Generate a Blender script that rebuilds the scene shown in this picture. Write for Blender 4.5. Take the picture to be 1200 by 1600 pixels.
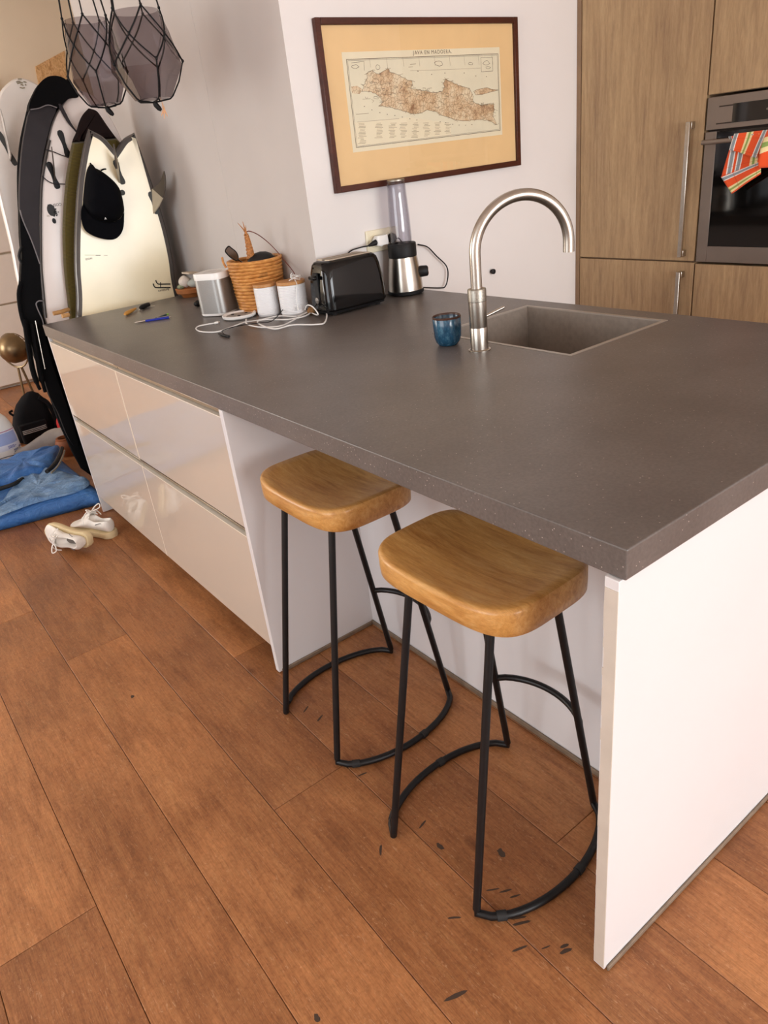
import bpy, bmesh, math, random
from mathutils import Vector, Matrix
random.seed(7)
for o in list(bpy.data.objects): bpy.data.objects.remove(o)
SC = bpy.context.scene
COL = SC.collection

# ------------------------------------------------------------------ camera
CAM = Vector((-0.72328, -0.49448, 1.42433)); FPX = 1128.0
RX = Vector((0.78527147, -0.60921897, -0.11045796))
RY = Vector((-0.35123175, -0.29140301, -0.8897868))     # image down
RZ = Vector((0.50988722, 0.73752053, -0.44280751))      # forward
cam = bpy.data.cameras.new('camera'); cam_o = bpy.data.objects.new('camera', cam); COL.objects.link(cam_o)
cam.sensor_fit = 'AUTO'; cam.sensor_width = 36.0; cam.lens = 36.0 * FPX / 1600.0
cam.clip_start = 0.05; cam.clip_end = 60
M = Matrix.Identity(4)
for i in range(3):
    M[i][0] = RX[i]; M[i][1] = -RY[i]; M[i][2] = -RZ[i]; M[i][3] = CAM[i]
cam_o.matrix_world = M
SC.camera = cam_o

# ------------------------------------------------------------------ light and exposure
def lin(c):
    if isinstance(c, str): c = tuple(int(c[i:i+2], 16) for i in (0, 2, 4))
    f = lambda v: v/12.92 if v <= 0.04045 else ((v+0.055)/1.055)**2.4
    return tuple(f(v/255.0) for v in c) + (1.0,)
SC.view_settings.view_transform = 'Standard'; SC.view_settings.look = 'None'
SC.view_settings.gamma = 1.0; SC.view_settings.use_curve_mapping = False
SC.view_settings.exposure = 0.09
W = bpy.data.worlds.new('world'); SC.world = W; W.use_nodes = True
bg = W.node_tree.nodes['Background']; bg.inputs[0].default_value = (0.80, 0.90, 1.0, 1); bg.inputs[1].default_value = 1.2
def area(name, loc, aim, sx, sy, power, col):
    l = bpy.data.lights.new(name, 'AREA'); l.shape = 'RECTANGLE'; l.size = sx; l.size_y = sy
    l.energy = power; l.color = col
    o = bpy.data.objects.new(name, l); COL.objects.link(o); o.location = loc
    o.rotation_euler = (Vector(aim)-Vector(loc)).to_track_quat('-Z', 'Y').to_euler()
    return o
area('window_daylight', (0.3, -6.12, 1.5), (0.3, 0, 1.45), 4.0, 1.9, 300, (0.965, 0.985, 1.0))
area('side_window_daylight', (-3.42, 0.6, 1.5), (0, 0.6, 1.5), 2.4, 1.7, 50, (0.965, 0.985, 1.0))
area('far_window_daylight', (-3.42, 5.45, 1.5), (0, 5.45, 1.5), 1.4, 1.7, 80, (1.0, 0.97, 0.93))
SC.cycles.max_bounces = 8; SC.cycles.diffuse_bounces = 5; SC.cycles.glossy_bounces = 4
SC.cycles.transmission_bounces = 8; SC.cycles.transparent_max_bounces = 40
SC.cycles.caustics_reflective = False; SC.cycles.caustics_refractive = False
SC.cycles.sample_clamp_indirect = 6.0

# ------------------------------------------------------------------ helpers
def ray(x, y): return (RX*((x-600)/FPX) + RY*((y-800)/FPX) + RZ)
def at(x, y, ax, val):
    d = ray(x, y); return CAM + d*((val-CAM[ax])/d[ax])
def atp(x, y, p0, n):
    d = ray(x, y); return CAM + d*((Vector(p0)-CAM).dot(n)/d.dot(n))

def spline(pts, n=6, closed=False):
    P = [Vector(p) for p in pts]; out = []; m = len(P)
    rng = range(m if closed else m-1)
    for i in rng:
        a = P[(i-1) % m] if (closed or i > 0) else P[0]*2-P[1]
        b = P[i]; c = P[(i+1) % m]
        d = P[(i+2) % m] if (closed or i+2 < m) else P[-1]*2-P[-2]
        for k in range(n):
            t = k/n
            out.append(0.5*((2*b)+(c-a)*t+(2*a-5*b+4*c-d)*t*t+(3*b-a-3*c+d)*t**3))
    if not closed: out.append(P[-1])
    return out

ORG = {}
def link(o, parent=None):
    COL.objects.link(o)
    if parent is not None: o.parent = parent
    return o
def thing(name, label, cat, loc=(0, 0, 0), rot=(0, 0, 0), group=None, world=True):
    o = bpy.data.objects.new(name, None); link(o); o.location = loc; o.rotation_euler = rot
    o.empty_display_size = 0.05
    o['label'] = label; o['category'] = cat
    if group: o['group'] = group
    ORG[o.name] = Vector(loc) if world else Vector((0, 0, 0))
    return o
def tag(o, label, cat, group=None):
    o['label'] = label; o['category'] = cat
    if group: o['group'] = group
    return o

class MB:
    def __init__(s): s.v = []; s.f = []; s.uv = None; s.mi = []
    def add(s, vs, fs, mi=0):
        n = len(s.v); s.v += [Vector(p) for p in vs]; s.f += [[n+i for i in f] for f in fs]; s.mi += [mi]*len(fs); return s
    def box(s, x0, x1, y0, y1, z0, z1, mi=0):
        vs = [(x, y, z) for z in (z0, z1) for y in (y0, y1) for x in (x0, x1)]
        return s.add(vs, [(0, 2, 3, 1), (4, 5, 7, 6), (0, 1, 5, 4), (2, 6, 7, 3), (0, 4, 6, 2), (1, 3, 7, 5)], mi)
    def tube(s, path, r, n=8, closed=False, mi=0):
        P = [Vector(p) for p in path]; m = len(P)
        R = r if isinstance(r, (list, tuple)) else [r]*m
        rings = []; prev = None
        for i, p in enumerate(P):
            if closed: t = P[(i+1) % m]-P[i-1]
            else: t = (P[min(i+1, m-1)]-P[max(i-1, 0)])
            t = t.normalized() if t.length > 1e-9 else Vector((0, 0, 1))
            if prev is None:
                a = Vector((0, 0, 1)) if abs(t.z) < 0.9 else Vector((1, 0, 0))
                u = t.cross(a).normalized()
            else:
                u = prev-t*prev.dot(t)
                u = u.normalized() if u.length > 1e-6 else t.orthogonal().normalized()
            prev = u; w = t.cross(u)
            rings.append([p+(u*math.cos(2*math.pi*k/n)+w*math.sin(2*math.pi*k/n))*R[i] for k in range(n)])
        return s.loft(rings, closed=closed, mi=mi)
    def loft(s, rings, closed=False, caps=True, mi=0):
        n = len(rings[0]); m = len(rings); vs = [p for r in rings for p in r]; fs = []
        for i in range(m if closed else m-1):
            a = i*n; b = ((i+1) % m)*n
            for k in range(n):
                k2 = (k+1) % n; fs.append((a+k, a+k2, b+k2, b+k))
        if caps and not closed:
            fs.append(tuple(reversed(range(n)))); fs.append(tuple(range((m-1)*n, m*n)))
        return s.add(vs, fs, mi)
    def lathe(s, prof, c=(0, 0, 0), n=32, mi=0, caps=True):
        c = Vector(c)
        rings = [[c+Vector((r*math.cos(2*math.pi*k/n), r*math.sin(2*math.pi*k/n), z)) for k in range(n)] for r, z in prof]
        return s.loft(rings, mi=mi, caps=caps)
    def prism(s, pts, off, mi=0):
        """closed planar outline extruded by vector off"""
        P = [Vector(p) for p in pts]; off = Vector(off); n = len(P)
        vs = P+[p+off for p in P]
        fs = [tuple(range(n)), tuple(reversed(range(n, 2*n)))]+[(i, i+n, (i+1) % n+n, (i+1) % n) for i in range(n)]
        return s.add(vs, fs, mi)
    def grid(s, fn, nu, nv, mi=0):
        vs = [fn(i/nu, j/nv) for j in range(nv+1) for i in range(nu+1)]
        fs = [(j*(nu+1)+i, j*(nu+1)+i+1, (j+1)*(nu+1)+i+1, (j+1)*(nu+1)+i) for j in range(nv) for i in range(nu)]
        if s.uv is None: s.uv = []
        s.uv += [(i/nu, j/nv) for j in range(nv+1) for i in range(nu+1)]
        return s.add(vs, fs, mi)
    def build(s, name, mats, parent=None, smooth=True, angle=40, bevel=0, sub=0, solid=0, bseg=2, fix=True):
        o0 = Vector((0, 0, 0)); p = parent
        while p is not None:
            if p.name in ORG: o0 = ORG[p.name]
            p = p.parent
        me = bpy.data.meshes.new(name)
        me.from_pydata([tuple(v-o0) for v in s.v], [], s.f)
        if s.uv is not None and len(s.uv) == len(s.v):
            ul = me.uv_layers.new(name='UVMap')
            for lp in me.loops: ul.data[lp.index].uv = s.uv[lp.vertex_index]
        if not isinstance(mats, (list, tuple)): mats = [mats]
        for m in mats: me.materials.append(m)
        for i, pl in enumerate(me.polygons): pl.material_index = s.mi[i]
        if fix:
            bm = bmesh.new(); bm.from_mesh(me)
            bmesh.ops.recalc_face_normals(bm, faces=bm.faces); bm.to_mesh(me); bm.free()
        if smooth:
            for pl in me.polygons: pl.use_smooth = True
            me.set_sharp_from_angle(angle=math.radians(angle))
        me.update()
        o = bpy.data.objects.new(name, me); link(o, parent)
        if solid:
            md = o.modifiers.new('solid', 'SOLIDIFY'); md.thickness = solid; md.offset = 0
        if bevel:
            md = o.modifiers.new('bevel', 'BEVEL'); md.width = bevel; md.segments = bseg; md.limit_method = 'ANGLE'; md.angle_limit = math.radians(35)
            md.harden_normals = False
        if sub:
            md = o.modifiers.new('sub', 'SUBSURF'); md.levels = sub; md.render_levels = sub
        return o
def struct(o): o['kind'] = 'structure'; return o
def bx(name, mat, b, parent=None, bevel=0.0):
    return MB().box(*b).build(name, mat, parent, bevel=bevel)
def copy_tree(o, parent=None):
    c = o.copy(); COL.objects.link(c); c.parent = parent
    for ch in list(o.children): copy_tree(ch, c)
    return c
def circ(c, u, v, r, n=24, r2=None):
    r2 = r2 or r
    return [Vector(c)+Vector(u)*(r*math.cos(2*math.pi*k/n))+Vector(v)*(r2*math.sin(2*math.pi*k/n)) for k in range(n)]
def text_mb(txt, origin, u, v, size, depth_vec=(0, 0, 0), space=1.0):
    cu = bpy.data.curves.new('t', 'FONT'); cu.body = txt; cu.size = size; cu.align_x = 'CENTER'; cu.align_y = 'CENTER'
    cu.space_character = space; cu.resolution_u = 3
    ob = bpy.data.objects.new('t', cu); COL.objects.link(ob)
    dg = bpy.context.evaluated_depsgraph_get(); me = ob.evaluated_get(dg).to_mesh()
    u = Vector(u).normalized(); v = Vector(v).normalized(); o = Vector(origin)
    mb = MB(); mb.add([o+u*p.co.x+v*p.co.y for p in me.vertices], [tuple(f.vertices) for f in me.polygons])
    ob.evaluated_get(dg).to_mesh_clear(); bpy.data.objects.remove(ob); bpy.data.curves.remove(cu)
    return mb

# ------------------------------------------------------------------ materials
MATS = {}
class NT:
    def __init__(s, name):
        s.m = bpy.data.materials.new(name); s.m.use_nodes = True; s.t = s.m.node_tree
        s.b = s.t.nodes['Principled BSDF']; s.out = s.t.nodes['Material Output']; MATS[name] = s.m
    def n(s, typ, **kw):
        nd = s.t.nodes.new(typ)
        for k, v in kw.items(): setattr(nd, k, v)
        return nd
    def l(s, a, b): s.t.links.new(a, b)
    def coord(s, kind='Object', scale=(1, 1, 1), rnd=False, rot=(0, 0, 0)):
        tc = s.n('ShaderNodeTexCoord'); mp = s.n('ShaderNodeMapping'); mp.inputs['Scale'].default_value = scale
        mp.inputs['Rotation'].default_value = rot
        src = tc.outputs[kind]
        if rnd:
            oi = s.n('ShaderNodeObjectInfo'); ml = s.n('ShaderNodeMath', operation='MULTIPLY'); ml.inputs[1].default_value = 37.0
            s.l(oi.outputs['Random'], ml.inputs[0]); ad = s.n('ShaderNodeVectorMath', operation='ADD')
            s.l(src, ad.inputs[0]); s.l(ml.outputs[0], ad.inputs[1]); src = ad.outputs[0]
        s.l(src, mp.inputs['Vector']); return mp.outputs[0]
    def noise(s, vec, scale=5, detail=4, rough=0.55, dist=0):
        nd = s.n('ShaderNodeTexNoise'); nd.inputs['Scale'].default_value = scale; nd.inputs['Detail'].default_value = detail
        nd.inputs['Roughness'].default_value = rough; nd.inputs['Distortion'].default_value = dist
        s.l(vec, nd.inputs['Vector']); return nd.outputs['Fac']
    def ramp(s, fac, stops, interp='LINEAR'):
        r = s.n('ShaderNodeValToRGB'); e = r.color_ramp.elements; r.color_ramp.interpolation = interp
        while len(e) < len(stops): e.new(0.5)
        for i, (p, c) in enumerate(stops): e[i].position = p; e[i].color = c if len(c) == 4 else lin(c)
        s.l(fac, r.inputs[0]); return r.outputs[0]
    def mix(s, a, b, fac, mode='MIX'):
        m = s.n('ShaderNodeMix', data_type='RGBA', blend_type=mode)
        for sock, val in ((m.inputs[0], fac), (m.inputs[6], a), (m.inputs[7], b)):
            if hasattr(val, 'is_output'): s.l(val, sock)
            else: sock.default_value = val
        return m.outputs[2]
    def bump(s, h, strength=0.2, dist=0.01):
        b = s.n('ShaderNodeBump'); b.inputs['Strength'].default_value = strength; b.inputs['Distance'].default_value = dist
        s.l(h, b.inputs['Height']); s.l(b.outputs[0], s.b.inputs['Normal'])
    def set(s, **kw):
        for k, v in kw.items():
            i = s.b.inputs[{'rough': 'Roughness', 'metal': 'Metallic', 'spec': 'Specular IOR Level', 'coat': 'Coat Weight', 'coatr': 'Coat Roughness', 'sheen': 'Sheen Weight', 'trans': 'Transmission Weight', 'ior': 'IOR', 'alpha': 'Alpha', 'aniso': 'Anisotropic'}.get(k, k)]
            if hasattr(v, 'is_output'): s.l(v, i)
            else: i.default_value = v
        return s
    def col(s, c):
        if hasattr(c, 'is_output'): s.l(c, s.b.inputs['Base Color'])
        else: s.b.inputs['Base Color'].default_value = c if len(c) == 4 and not isinstance(c, str) else lin(c)
        return s
def plain(name, c, rough=0.5, metal=0.0, var=0.06, vs=14, bump=0.0, bs=60, **kw):
    t = NT(name); c4 = lin(c); v = t.coord('Object')
    n = t.noise(v, vs, 4)
    d = tuple(max(0, x*(1-var)) for x in c4[:3])+(1,); b = tuple(min(1, x*(1+var)) for x in c4[:3])+(1,)
    t.col(t.ramp(n, [(0.3, d), (0.7, b)])); t.set(rough=rough, metal=metal, **kw)
    if bump: t.bump(t.noise(v, bs, 3), bump, 0.004)
    return t.m
def wood(name, dark, mid, light, stretch, rough=0.45, rnd=False, fine=1.0, spec=0.4, knots=False, patch=0.5, bump=0.06, coat=0):
    t = NT(name)
    v = t.coord('Object', stretch, rnd); v2 = t.coord('Object', tuple(0.25*a+0.4 for a in stretch), rnd)
    g = t.noise(v, 9*fine, 7, 0.62, 0.6); br = t.noise(v2, 2.2, 3, 0.5, 0.8)
    fi = t.noise(v, 60*fine, 3, 0.7)
    a = t.ramp(g, [(0.28, dark), (0.5, mid), (0.74, light)])
    b = t.ramp(br, [(0.3, dark), (0.55, mid), (0.8, light)])
    c = t.mix(a, b, patch)
    c = t.mix(c, t.ramp(fi, [(0.35, (0.45, 0.42, 0.40, 1)), (0.6, (1, 1, 1, 1))]), 0.28, 'MULTIPLY')
    if knots:
        vr = t.n('ShaderNodeTexVoronoi'); vr.inputs['Scale'].default_value = 2.3; t.l(t.coord('Object', (1.6, 0.9, 1), rnd), vr.inputs['Vector'])
        c = t.mix(c, t.ramp(vr.outputs['Distance'], [(0.02, (0.32, 0.22, 0.16, 1)), (0.075, (1, 1, 1, 1))]), 0.8, 'MULTIPLY')
        oi = t.n('ShaderNodeObjectInfo')
        c = t.mix(c, t.ramp(oi.outputs['Random'], [(0, (0.66, 0.62, 0.61, 1)), (1, (1.04, 1.03, 1.0, 1))]), 1.0, 'MULTIPLY')
        # cathedral grain, fine fibres, blotchy wear, pale scratches
        wv = t.n('ShaderNodeTexWave'); wv.wave_type = 'RINGS'; wv.inputs['Scale'].default_value = 4.0; wv.inputs['Distortion'].default_value = 5.0; wv.inputs['Detail'].default_value = 3.0; wv.inputs['Detail Scale'].default_value = 0.8; wv.inputs['Detail Roughness'].default_value = 0.45
        t.l(t.coord('Object', (7.0, 0.45, 1), rnd), wv.inputs['Vector'])
        c = t.mix(c, t.ramp(wv.outputs['Fac'], [(0.0, (0.70, 0.64, 0.60, 1)), (0.30, (1, 1, 1, 1))]), 0.45, 'MULTIPLY')
        fb_ = t.noise(t.coord('Object', (55, 2.2, 1), rnd), 8, 4, 0.65, 0.3)
        c = t.mix(c, t.ramp(fb_, [(0.35, (0.66, 0.60, 0.56, 1)), (0.52, (1, 1, 1, 1)), (0.70, (1.20, 1.16, 1.12, 1))]), 0.55, 'MULTIPLY')
        bl = t.noise(t.coord('Object', (1, 1, 1), rnd), 3.6, 6, 0.62, 0.3)
        c = t.mix(c, t.ramp(bl, [(0.36, (0.78, 0.74, 0.73, 1)), (0.52, (1, 1, 1, 1)), (0.68, (1.12, 1.10, 1.07, 1))]), 0.8, 'MULTIPLY')
        sp_ = t.noise(t.coord('Object', (1, 1, 1), rnd), 110, 3, 0.7)
        c = t.mix(c, t.ramp(sp_, [(0.36, (0.72, 0.66, 0.62, 1)), (0.50, (1, 1, 1, 1)), (0.66, (1.16, 1.13, 1.10, 1))]), 0.5, 'MULTIPLY')
        sc = t.noise(t.coord('Object', (16, 3.5, 3), rnd, (0, 0, 0.9)), 9, 6, 0.75, 2.0)
        c = t.mix(c, lin('D2AA84'), t.ramp(sc, [(0.585, (0, 0, 0, 1)), (0.66, (0.42, 0.42, 0.42, 1))]))
        t.set(rough=t.ramp(bl, [(0.3, (rough-0.08,)*3+(1,)), (0.7, (rough+0.14,)*3+(1,))]))
    else: t.set(rough=rough)
    t.col(c); t.set(spec=spec, coat=coat, coatr=0.15)
    if bump: t.bump(g, bump, 0.004)
    return t.m
m_floor = wood('floor_oak', '93603B', 'B67C4F', 'C8925F', (9, 0.8, 1), 0.40, True, 1.0, 0.35, True, 0.5, 0.10)
m_gap = plain('floor_gap', '2A1A10', 0.9)
m_white_wall = plain('white_paint', 'E6E1DE', 0.85, var=0.015, vs=3, bump=0.05, bs=120, spec=0.2)
m_grey_wall = plain('grey_plaster', 'C8C1BC', 0.9, var=0.03, vs=2.2, bump=0.08, bs=40, spec=0.15)
m_beige_wall = plain('beige_paint', 'F1E2CA', 0.9, var=0.03, vs=2.5, bump=0.05, bs=60, spec=0.15)
m_ceiling = plain('ceiling_paint', 'EEEAE4', 0.9, var=0.01)
m_door = plain('door_paint', 'EDE5DC', 0.6, var=0.02)
m_gloss = plain('cream_gloss_lacquer', 'CBBEB0', 0.04, var=0.01, vs=2, spec=0.6)
m_white_lam = plain('white_laminate', 'DFDDDE', 0.32, var=0.012, vs=3, spec=0.4)
m_edge = plain('laminate_edge', 'EFE5D4', 0.5, var=0.03)
m_alu = plain('brushed_aluminium', 'B9AD9C', 0.32, 1.0, var=0.05)
m_plinth = plain('plinth_strip', '7C6A58', 0.6, var=0.2, vs=30)
m_dark = plain('dark_plinth', '30241C', 0.8)
t = NT('speckled_grey_laminate')
v = t.coord('Object'); nb = t.noise(v, 5, 5); nf = t.noise(v, 160, 3, 0.6)
c = t.mix(t.ramp(nb, [(0.3, lin('605955')), (0.7, lin('6D6662'))]), t.ramp(nf, [(0.35, (0.75, 0.75, 0.75, 1)), (0.65, (1.1, 1.1, 1.1, 1))]), 0.6, 'MULTIPLY')
vo = t.n('ShaderNodeTexVoronoi'); vo.inputs['Scale'].default_value = 130; t.l(v, vo.inputs['Vector'])
thr = t.n('ShaderNodeSeparateColor'); t.l(vo.outputs['Color'], thr.inputs[0])
dot = t.n('ShaderNodeMath', operation='LESS_THAN'); t.l(vo.outputs['Distance'], dot.inputs[0]); dot.inputs[1].default_value = 0.13
pick = t.n('ShaderNodeMath', operation='GREATER_THAN'); t.l(thr.outputs[0], pick.inputs[0]); pick.inputs[1].default_value = 0.84
mu = t.n('ShaderNodeMath', operation='MULTIPLY'); t.l(dot.outputs[0], mu.inputs[0]); t.l(pick.outputs[0], mu.inputs[1])
t.col(t.mix(c, lin('B5AAA2'), mu.outputs[0])); t.set(rough=0.36, spec=0.45); m_top = t.m
m_sink = plain('stone_composite', '857A70', 0.42, var=0.10, vs=60, bump=0.05, bs=200)
m_sinkrim = plain('sink_rim', 'A39A90', 0.35, 0.3, var=0.05)
m_steel = plain('brushed_steel', 'B9B2A8', 0.27, 1.0, var=0.06, vs=40)
m_steel_dark = plain('knurled_steel', '9A948A', 0.42, 1.0, var=0.25, vs=260)
m_chrome = plain('chrome', 'D8D4CE', 0.12, 1.0, var=0.02)
m_black_gloss = plain('black_gloss_plastic', '060607', 0.07, var=0.02, spec=0.4)
m_black_mat = plain('black_plastic', '121112', 0.55, var=0.1, spec=.3)
m_black_metal = plain('black_powder_coat', '0E0E10', 0.42, var=0.25, vs=50, spec=0.4)
m_rubber = plain('black_rubber', '1C1B1B', 0.75, var=0.1)
m_oak = wood('cabinet_oak', '90745A', 'B2946F', 'C6A983', (7, 7, 0.55), 0.5, True, 1.0, 0.3, False, 0.35, 0.03)
m_oak_edge = plain('cabinet_oak_edge', '8E7257', 0.55, var=0.1)
m_seat = wood('mango_wood', '9C6530', 'D09B57', 'E8BE80', (13, 1.3, 9), 0.36, True, 0.8, 0.4, False, 0.45, 0.03, 0.15)
m_frame = wood('mahogany_frame', '35150C', '4C2214', '5E2E1B', (3, 3, 12), 0.35, False, 1.5)
m_matboard = plain('tan_mat_board', 'F4CE98', 0.85, var=0.04, vs=5)
m_white_pl = plain('white_plastic', 'ECEAE6', 0.35, var=0.02)
m_cream_pl = plain('cream_plastic', 'E9DFC4', 0.4, var=0.02)
m_cord_w = plain('white_cable', 'EDEBE8', 0.45, var=0.02)
m_cord_b = plain('black_cable', '0C0C0E', 0.6, var=0.05, spec=.25)
def glassy(name, tint, rough=0.05, refl=1.0):
    t = NT(name); t.t.nodes.remove(t.b)
    lw = t.n('ShaderNodeLayerWeight'); lw.inputs[0].default_value = 0.5
    pw = t.n('ShaderNodeMath', operation='POWER'); pw.inputs[1].default_value = 3.0; t.l(lw.outputs['Facing'], pw.inputs[0])
    ml = t.n('ShaderNodeMath', operation='MULTIPLY_ADD'); ml.inputs[1].default_value = 0.55*refl; ml.inputs[2].default_value = 0.045*refl; t.l(pw.outputs[0], ml.inputs[0])
    tr = t.n('ShaderNodeBsdfTransparent'); tr.inputs[0].default_value = lin(tint)
    gl = t.n('ShaderNodeBsdfGlossy'); gl.inputs['Roughness'].default_value = rough
    mx = t.n('ShaderNodeMixShader'); t.l(ml.outputs[0], mx.inputs[0]); t.l(tr.outputs[0], mx.inputs[1]); t.l(gl.outputs[0], mx.inputs[2])
    t.l(mx.outputs[0], t.out.inputs['Surface']); return t.m
m_pane = glassy('picture_glass', 'FAFAF8', 0.02, 1.0)
m_smoke = glassy('smoked_glass', 'BDB6B9', 0.05, 1.0)
m_jar = glassy('clear_plastic', 'ECECF0', 0.05, 1.0)

# ------------------------------------------------------------------ room shell
YW = 1.883; XG = 0.758; YG = 3.80; YF = 6.30; XR = 2.86; XL = -3.5; YB = -6.2; ZC = 2.75
H = 0.92
fl = struct(bx('floor', m_gap, (XL, XR, YB, YF, -0.06, -0.012)))
PW = 0.2154; PX0 = -0.714; PL = 2.05
joint = {-1: 0.83, 0: 2.277, 1: 1.835, 2: 0.78, 3: 1.42, 4: 0.25, 5: 1.1}
shared = {}
def plank(x0, x1, y0, y1):
    key = (round(x1-x0, 4), round(y1-y0, 3))
    g = 0.0006
    if key not in shared:
        w = (x1-x0)/2-g; h = (y1-y0)/2-g; e = 0.0012
        mb = MB(); mb.loft([[(-w, -h, -0.0118), (w, -h, -0.0118), (w, h, -0.0118), (-w, h, -0.0118)],
                 [(-w, -h, -e), (w, -h, -e), (w, h, -e), (-w, h, -e)],
                 [(-w+e, -h+e, 0), (w-e, -h+e, 0), (w-e, h-e, 0), (-w+e, h-e, 0)]])
        o = mb.build('plank', m_floor, fl, smooth=False); shared[key] = o.data
    else:
        o = bpy.data.objects.new('plank', shared[key]); link(o, fl)
    o.location = ((x0+x1)/2, (y0+y1)/2, 0)
k = math.floor((XL-PX0)/PW)
while PX0+k*PW < XR:
    x0 = max(PX0+k*PW, XL); x1 = min(PX0+(k+1)*PW, XR)
    j = joint.get(k, (k*0.83) % PL)
    ys = [YB]+[y for y in [j+PL*i for i in range(-4, 5)] if YB+0.1 < y < YF-0.1]+[YF]
    for a, b in zip(ys[:-1], ys[1:]): plank(x0, x1, a, b)
    k += 1
# heel scuffs around the stools, small worn marks with their own shapes
sm = MB()
for (x, y, L, a, w) in [(350/2.143+400+0, 0, 0, 0, 0)][:0]: pass
for (px, py, ln, ang, wd) in [(810, 1434, .035, .1, .004), (815, 1442, .04, .15, .005), (790, 1392, .03, .2, .003), (805, 1400, .025, .25, .003),
        (812, 1482, .035, .3, .004), (882, 1478, .02, .35, .004), (884, 1486, .028, .3, .005), (712, 1556, .05, .35, .005), (710, 1434, .03, 0, .003),
        (595, 1328, .03, 1.5, .004), (478, 1108, .03, 1.2, .004), (500, 1122, .03, 1.1, .004), (566, 1210, .03, .4, .003), (853, 1480, .02, .3, .002), (660, 1288, .03, .9, .003), (770, 1390, .03, .1, .003)]:
    p = at(px, py, 2, 0.0004); n = 8
    d = RX.copy(); d.z = 0; d.normalize(); e = Vector((-d.y, d.x, 0))
    u = d*math.cos(ang)+e*math.sin(ang); w_ = Vector((-u.y, u.x, 0))
    sm.add([p+u*(ln/2*math.cos(2*math.pi*i/n))+w_*(wd*.8*math.sin(2*math.pi*i/n))*random.uniform(.7, 1.3) for i in range(n)], [tuple(range(n))])
for (px, py, r) in [(207, 1088, .011), (688, 1323, .012), (783, 1332, .014), (495, 1590, .009)]:
    p = at(px, py, 2, 0.0004); sm.add([p+Vector((r*.7*rnd_*math.cos(a), r*1.1*rnd_*math.sin(a), 0)) for a, rnd_ in [(2*math.pi*k_/12, random.uniform(.55, 1.0)) for k_ in range(12)]], [tuple(range(12))])
sc_o = sm.build('scuff_mark', plain('scuff_black', '3F2D20', 0.7), fl, smooth=False, fix=False); sc_o['kind'] = 'stuff'

wb = MB()
wb.box(XG, XR, YW, YG, 0, ZC)
wc = struct(wb.build('wall_centre', [m_white_wall, m_grey_wall], smooth=False))
for pl in wc.data.polygons:
    if pl.normal.x < -0.9: pl.material_index = 1
# faint vertical plaster seam on the grey face
sb = MB(); n = 40
sb.tube([(XG+0.001, 2.503+0.003*math.sin(i*1.7)+0.002*math.sin(i*0.6), 0.93+1.82*i/n) for i in range(n+1)], [0.0024+0.0008*math.sin(i*2.3) for i in range(n+1)], 6)
sb.build('plaster_seam', m_grey_wall, wc)
struct(bx('wall_far', m_beige_wall, (XL, XR, YF, YF+0.1, 0, ZC)))
struct(bx('wall_right', m_white_wall, (XR, XR+0.1, YB, YF, 0, ZC)))
struct(bx('ceiling', m_ceiling, (XL, XR, YB, YF, ZC, ZC+0.1)))
# window wall behind the camera, window on the left wall
def window_wall(name, fixed, lo, hi, a, b, z0, z1, axis, t):
    mb = MB()
    for (p, q, r, s) in [(lo, a, 0, ZC), (b, hi, 0, ZC), (a, b, 0, z0), (a, b, z1, ZC)]:
        if axis == 'y': mb.box(p, q, fixed-t, fixed, r, s)
        else: mb.box(fixed-t, fixed, p, q, r, s)
    return struct(mb.build(name, m_white_wall, smooth=False))
window_wall('wall_back', YB, XL, XR, -1.75, 2.35, 0.45, 2.45, 'y', 0.14)
lw_ = MB()
for (p, q, r, s_) in [(YB, -0.7, 0, ZC), (1.9, 4.7, 0, ZC), (6.2, YF, 0, ZC), (-0.7, 1.9, 0, .6), (-0.7, 1.9, 2.4, ZC), (4.7, 6.2, 0, .6), (4.7, 6.2, 2.4, ZC)]: lw_.box(XL-.14, XL, p, q, r, s_)
struct(lw_.build('wall_left', m_white_wall, smooth=False))
def window(nm, axis, fixed, a, b, z0, z1, t, nmul):
    mb = MB(); f = 0.05
    def bar(p, q, r, s):
        if axis == 'y': mb.box(p, q, fixed-t+0.03, fixed-t+0.09, r, s)
        else: mb.box(fixed-t+0.03, fixed-t+0.09, p, q, r, s)
    bar(a, a+f, z0, z1); bar(b-f, b, z0, z1); bar(a+f, b-f, z0, z0+f); bar(a+f, b-f, z1-f, z1)
    for i in range(1, nmul):
        c = a+(b-a)*i/nmul; bar(c-f/2, c+f/2, z0+f, z1-f)
    return struct(mb.build(nm, m_door, bevel=0.003))
window('window_1', 'y', YB, -1.75, 2.35, 0.45, 2.45, 0.14, 3)
window('window_2', 'x', XL, -0.7, 1.9, 0.6, 2.4, 0.14, 2)
window('window_3', 'x', XL, 4.7, 6.2, 0.6, 2.4, 0.14, 2)

# far door of broad horizontal panels
dr = struct(thing('door_1', 'white far door of broad horizontal panels', 'door', (0.1, YF, 0)))
del dr['label']; del dr['category']
d0, d1 = -0.42, 0.82
zs = [0.02, 0.36, 0.66, 1.04, 1.42, 1.80, 2.14]
for a, b in zip(zs[:-1], zs[1:]): bx('panel', m_door, (d0, d1, YF-0.045, YF-0.01, a+0.006, b-0.006), dr, 0.006)
bx('door_leaf', plain('door_groove', 'B7A893', 0.7), (d0, d1, YF-0.03, YF, 0.01, 2.15), dr)
fm = plain('door_frame_wood', 'D8BE98', 0.6)
MB().box(d0-0.09, d0-0.005, YF-0.05, YF, 0, 2.25).box(d1+0.005, d1+0.09, YF-0.05, YF, 0, 2.25).box(d0-0.005, d1+0.005, YF-0.05, YF, 2.16, 2.25).build('door_frame', fm, dr, bevel=0.004)

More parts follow.
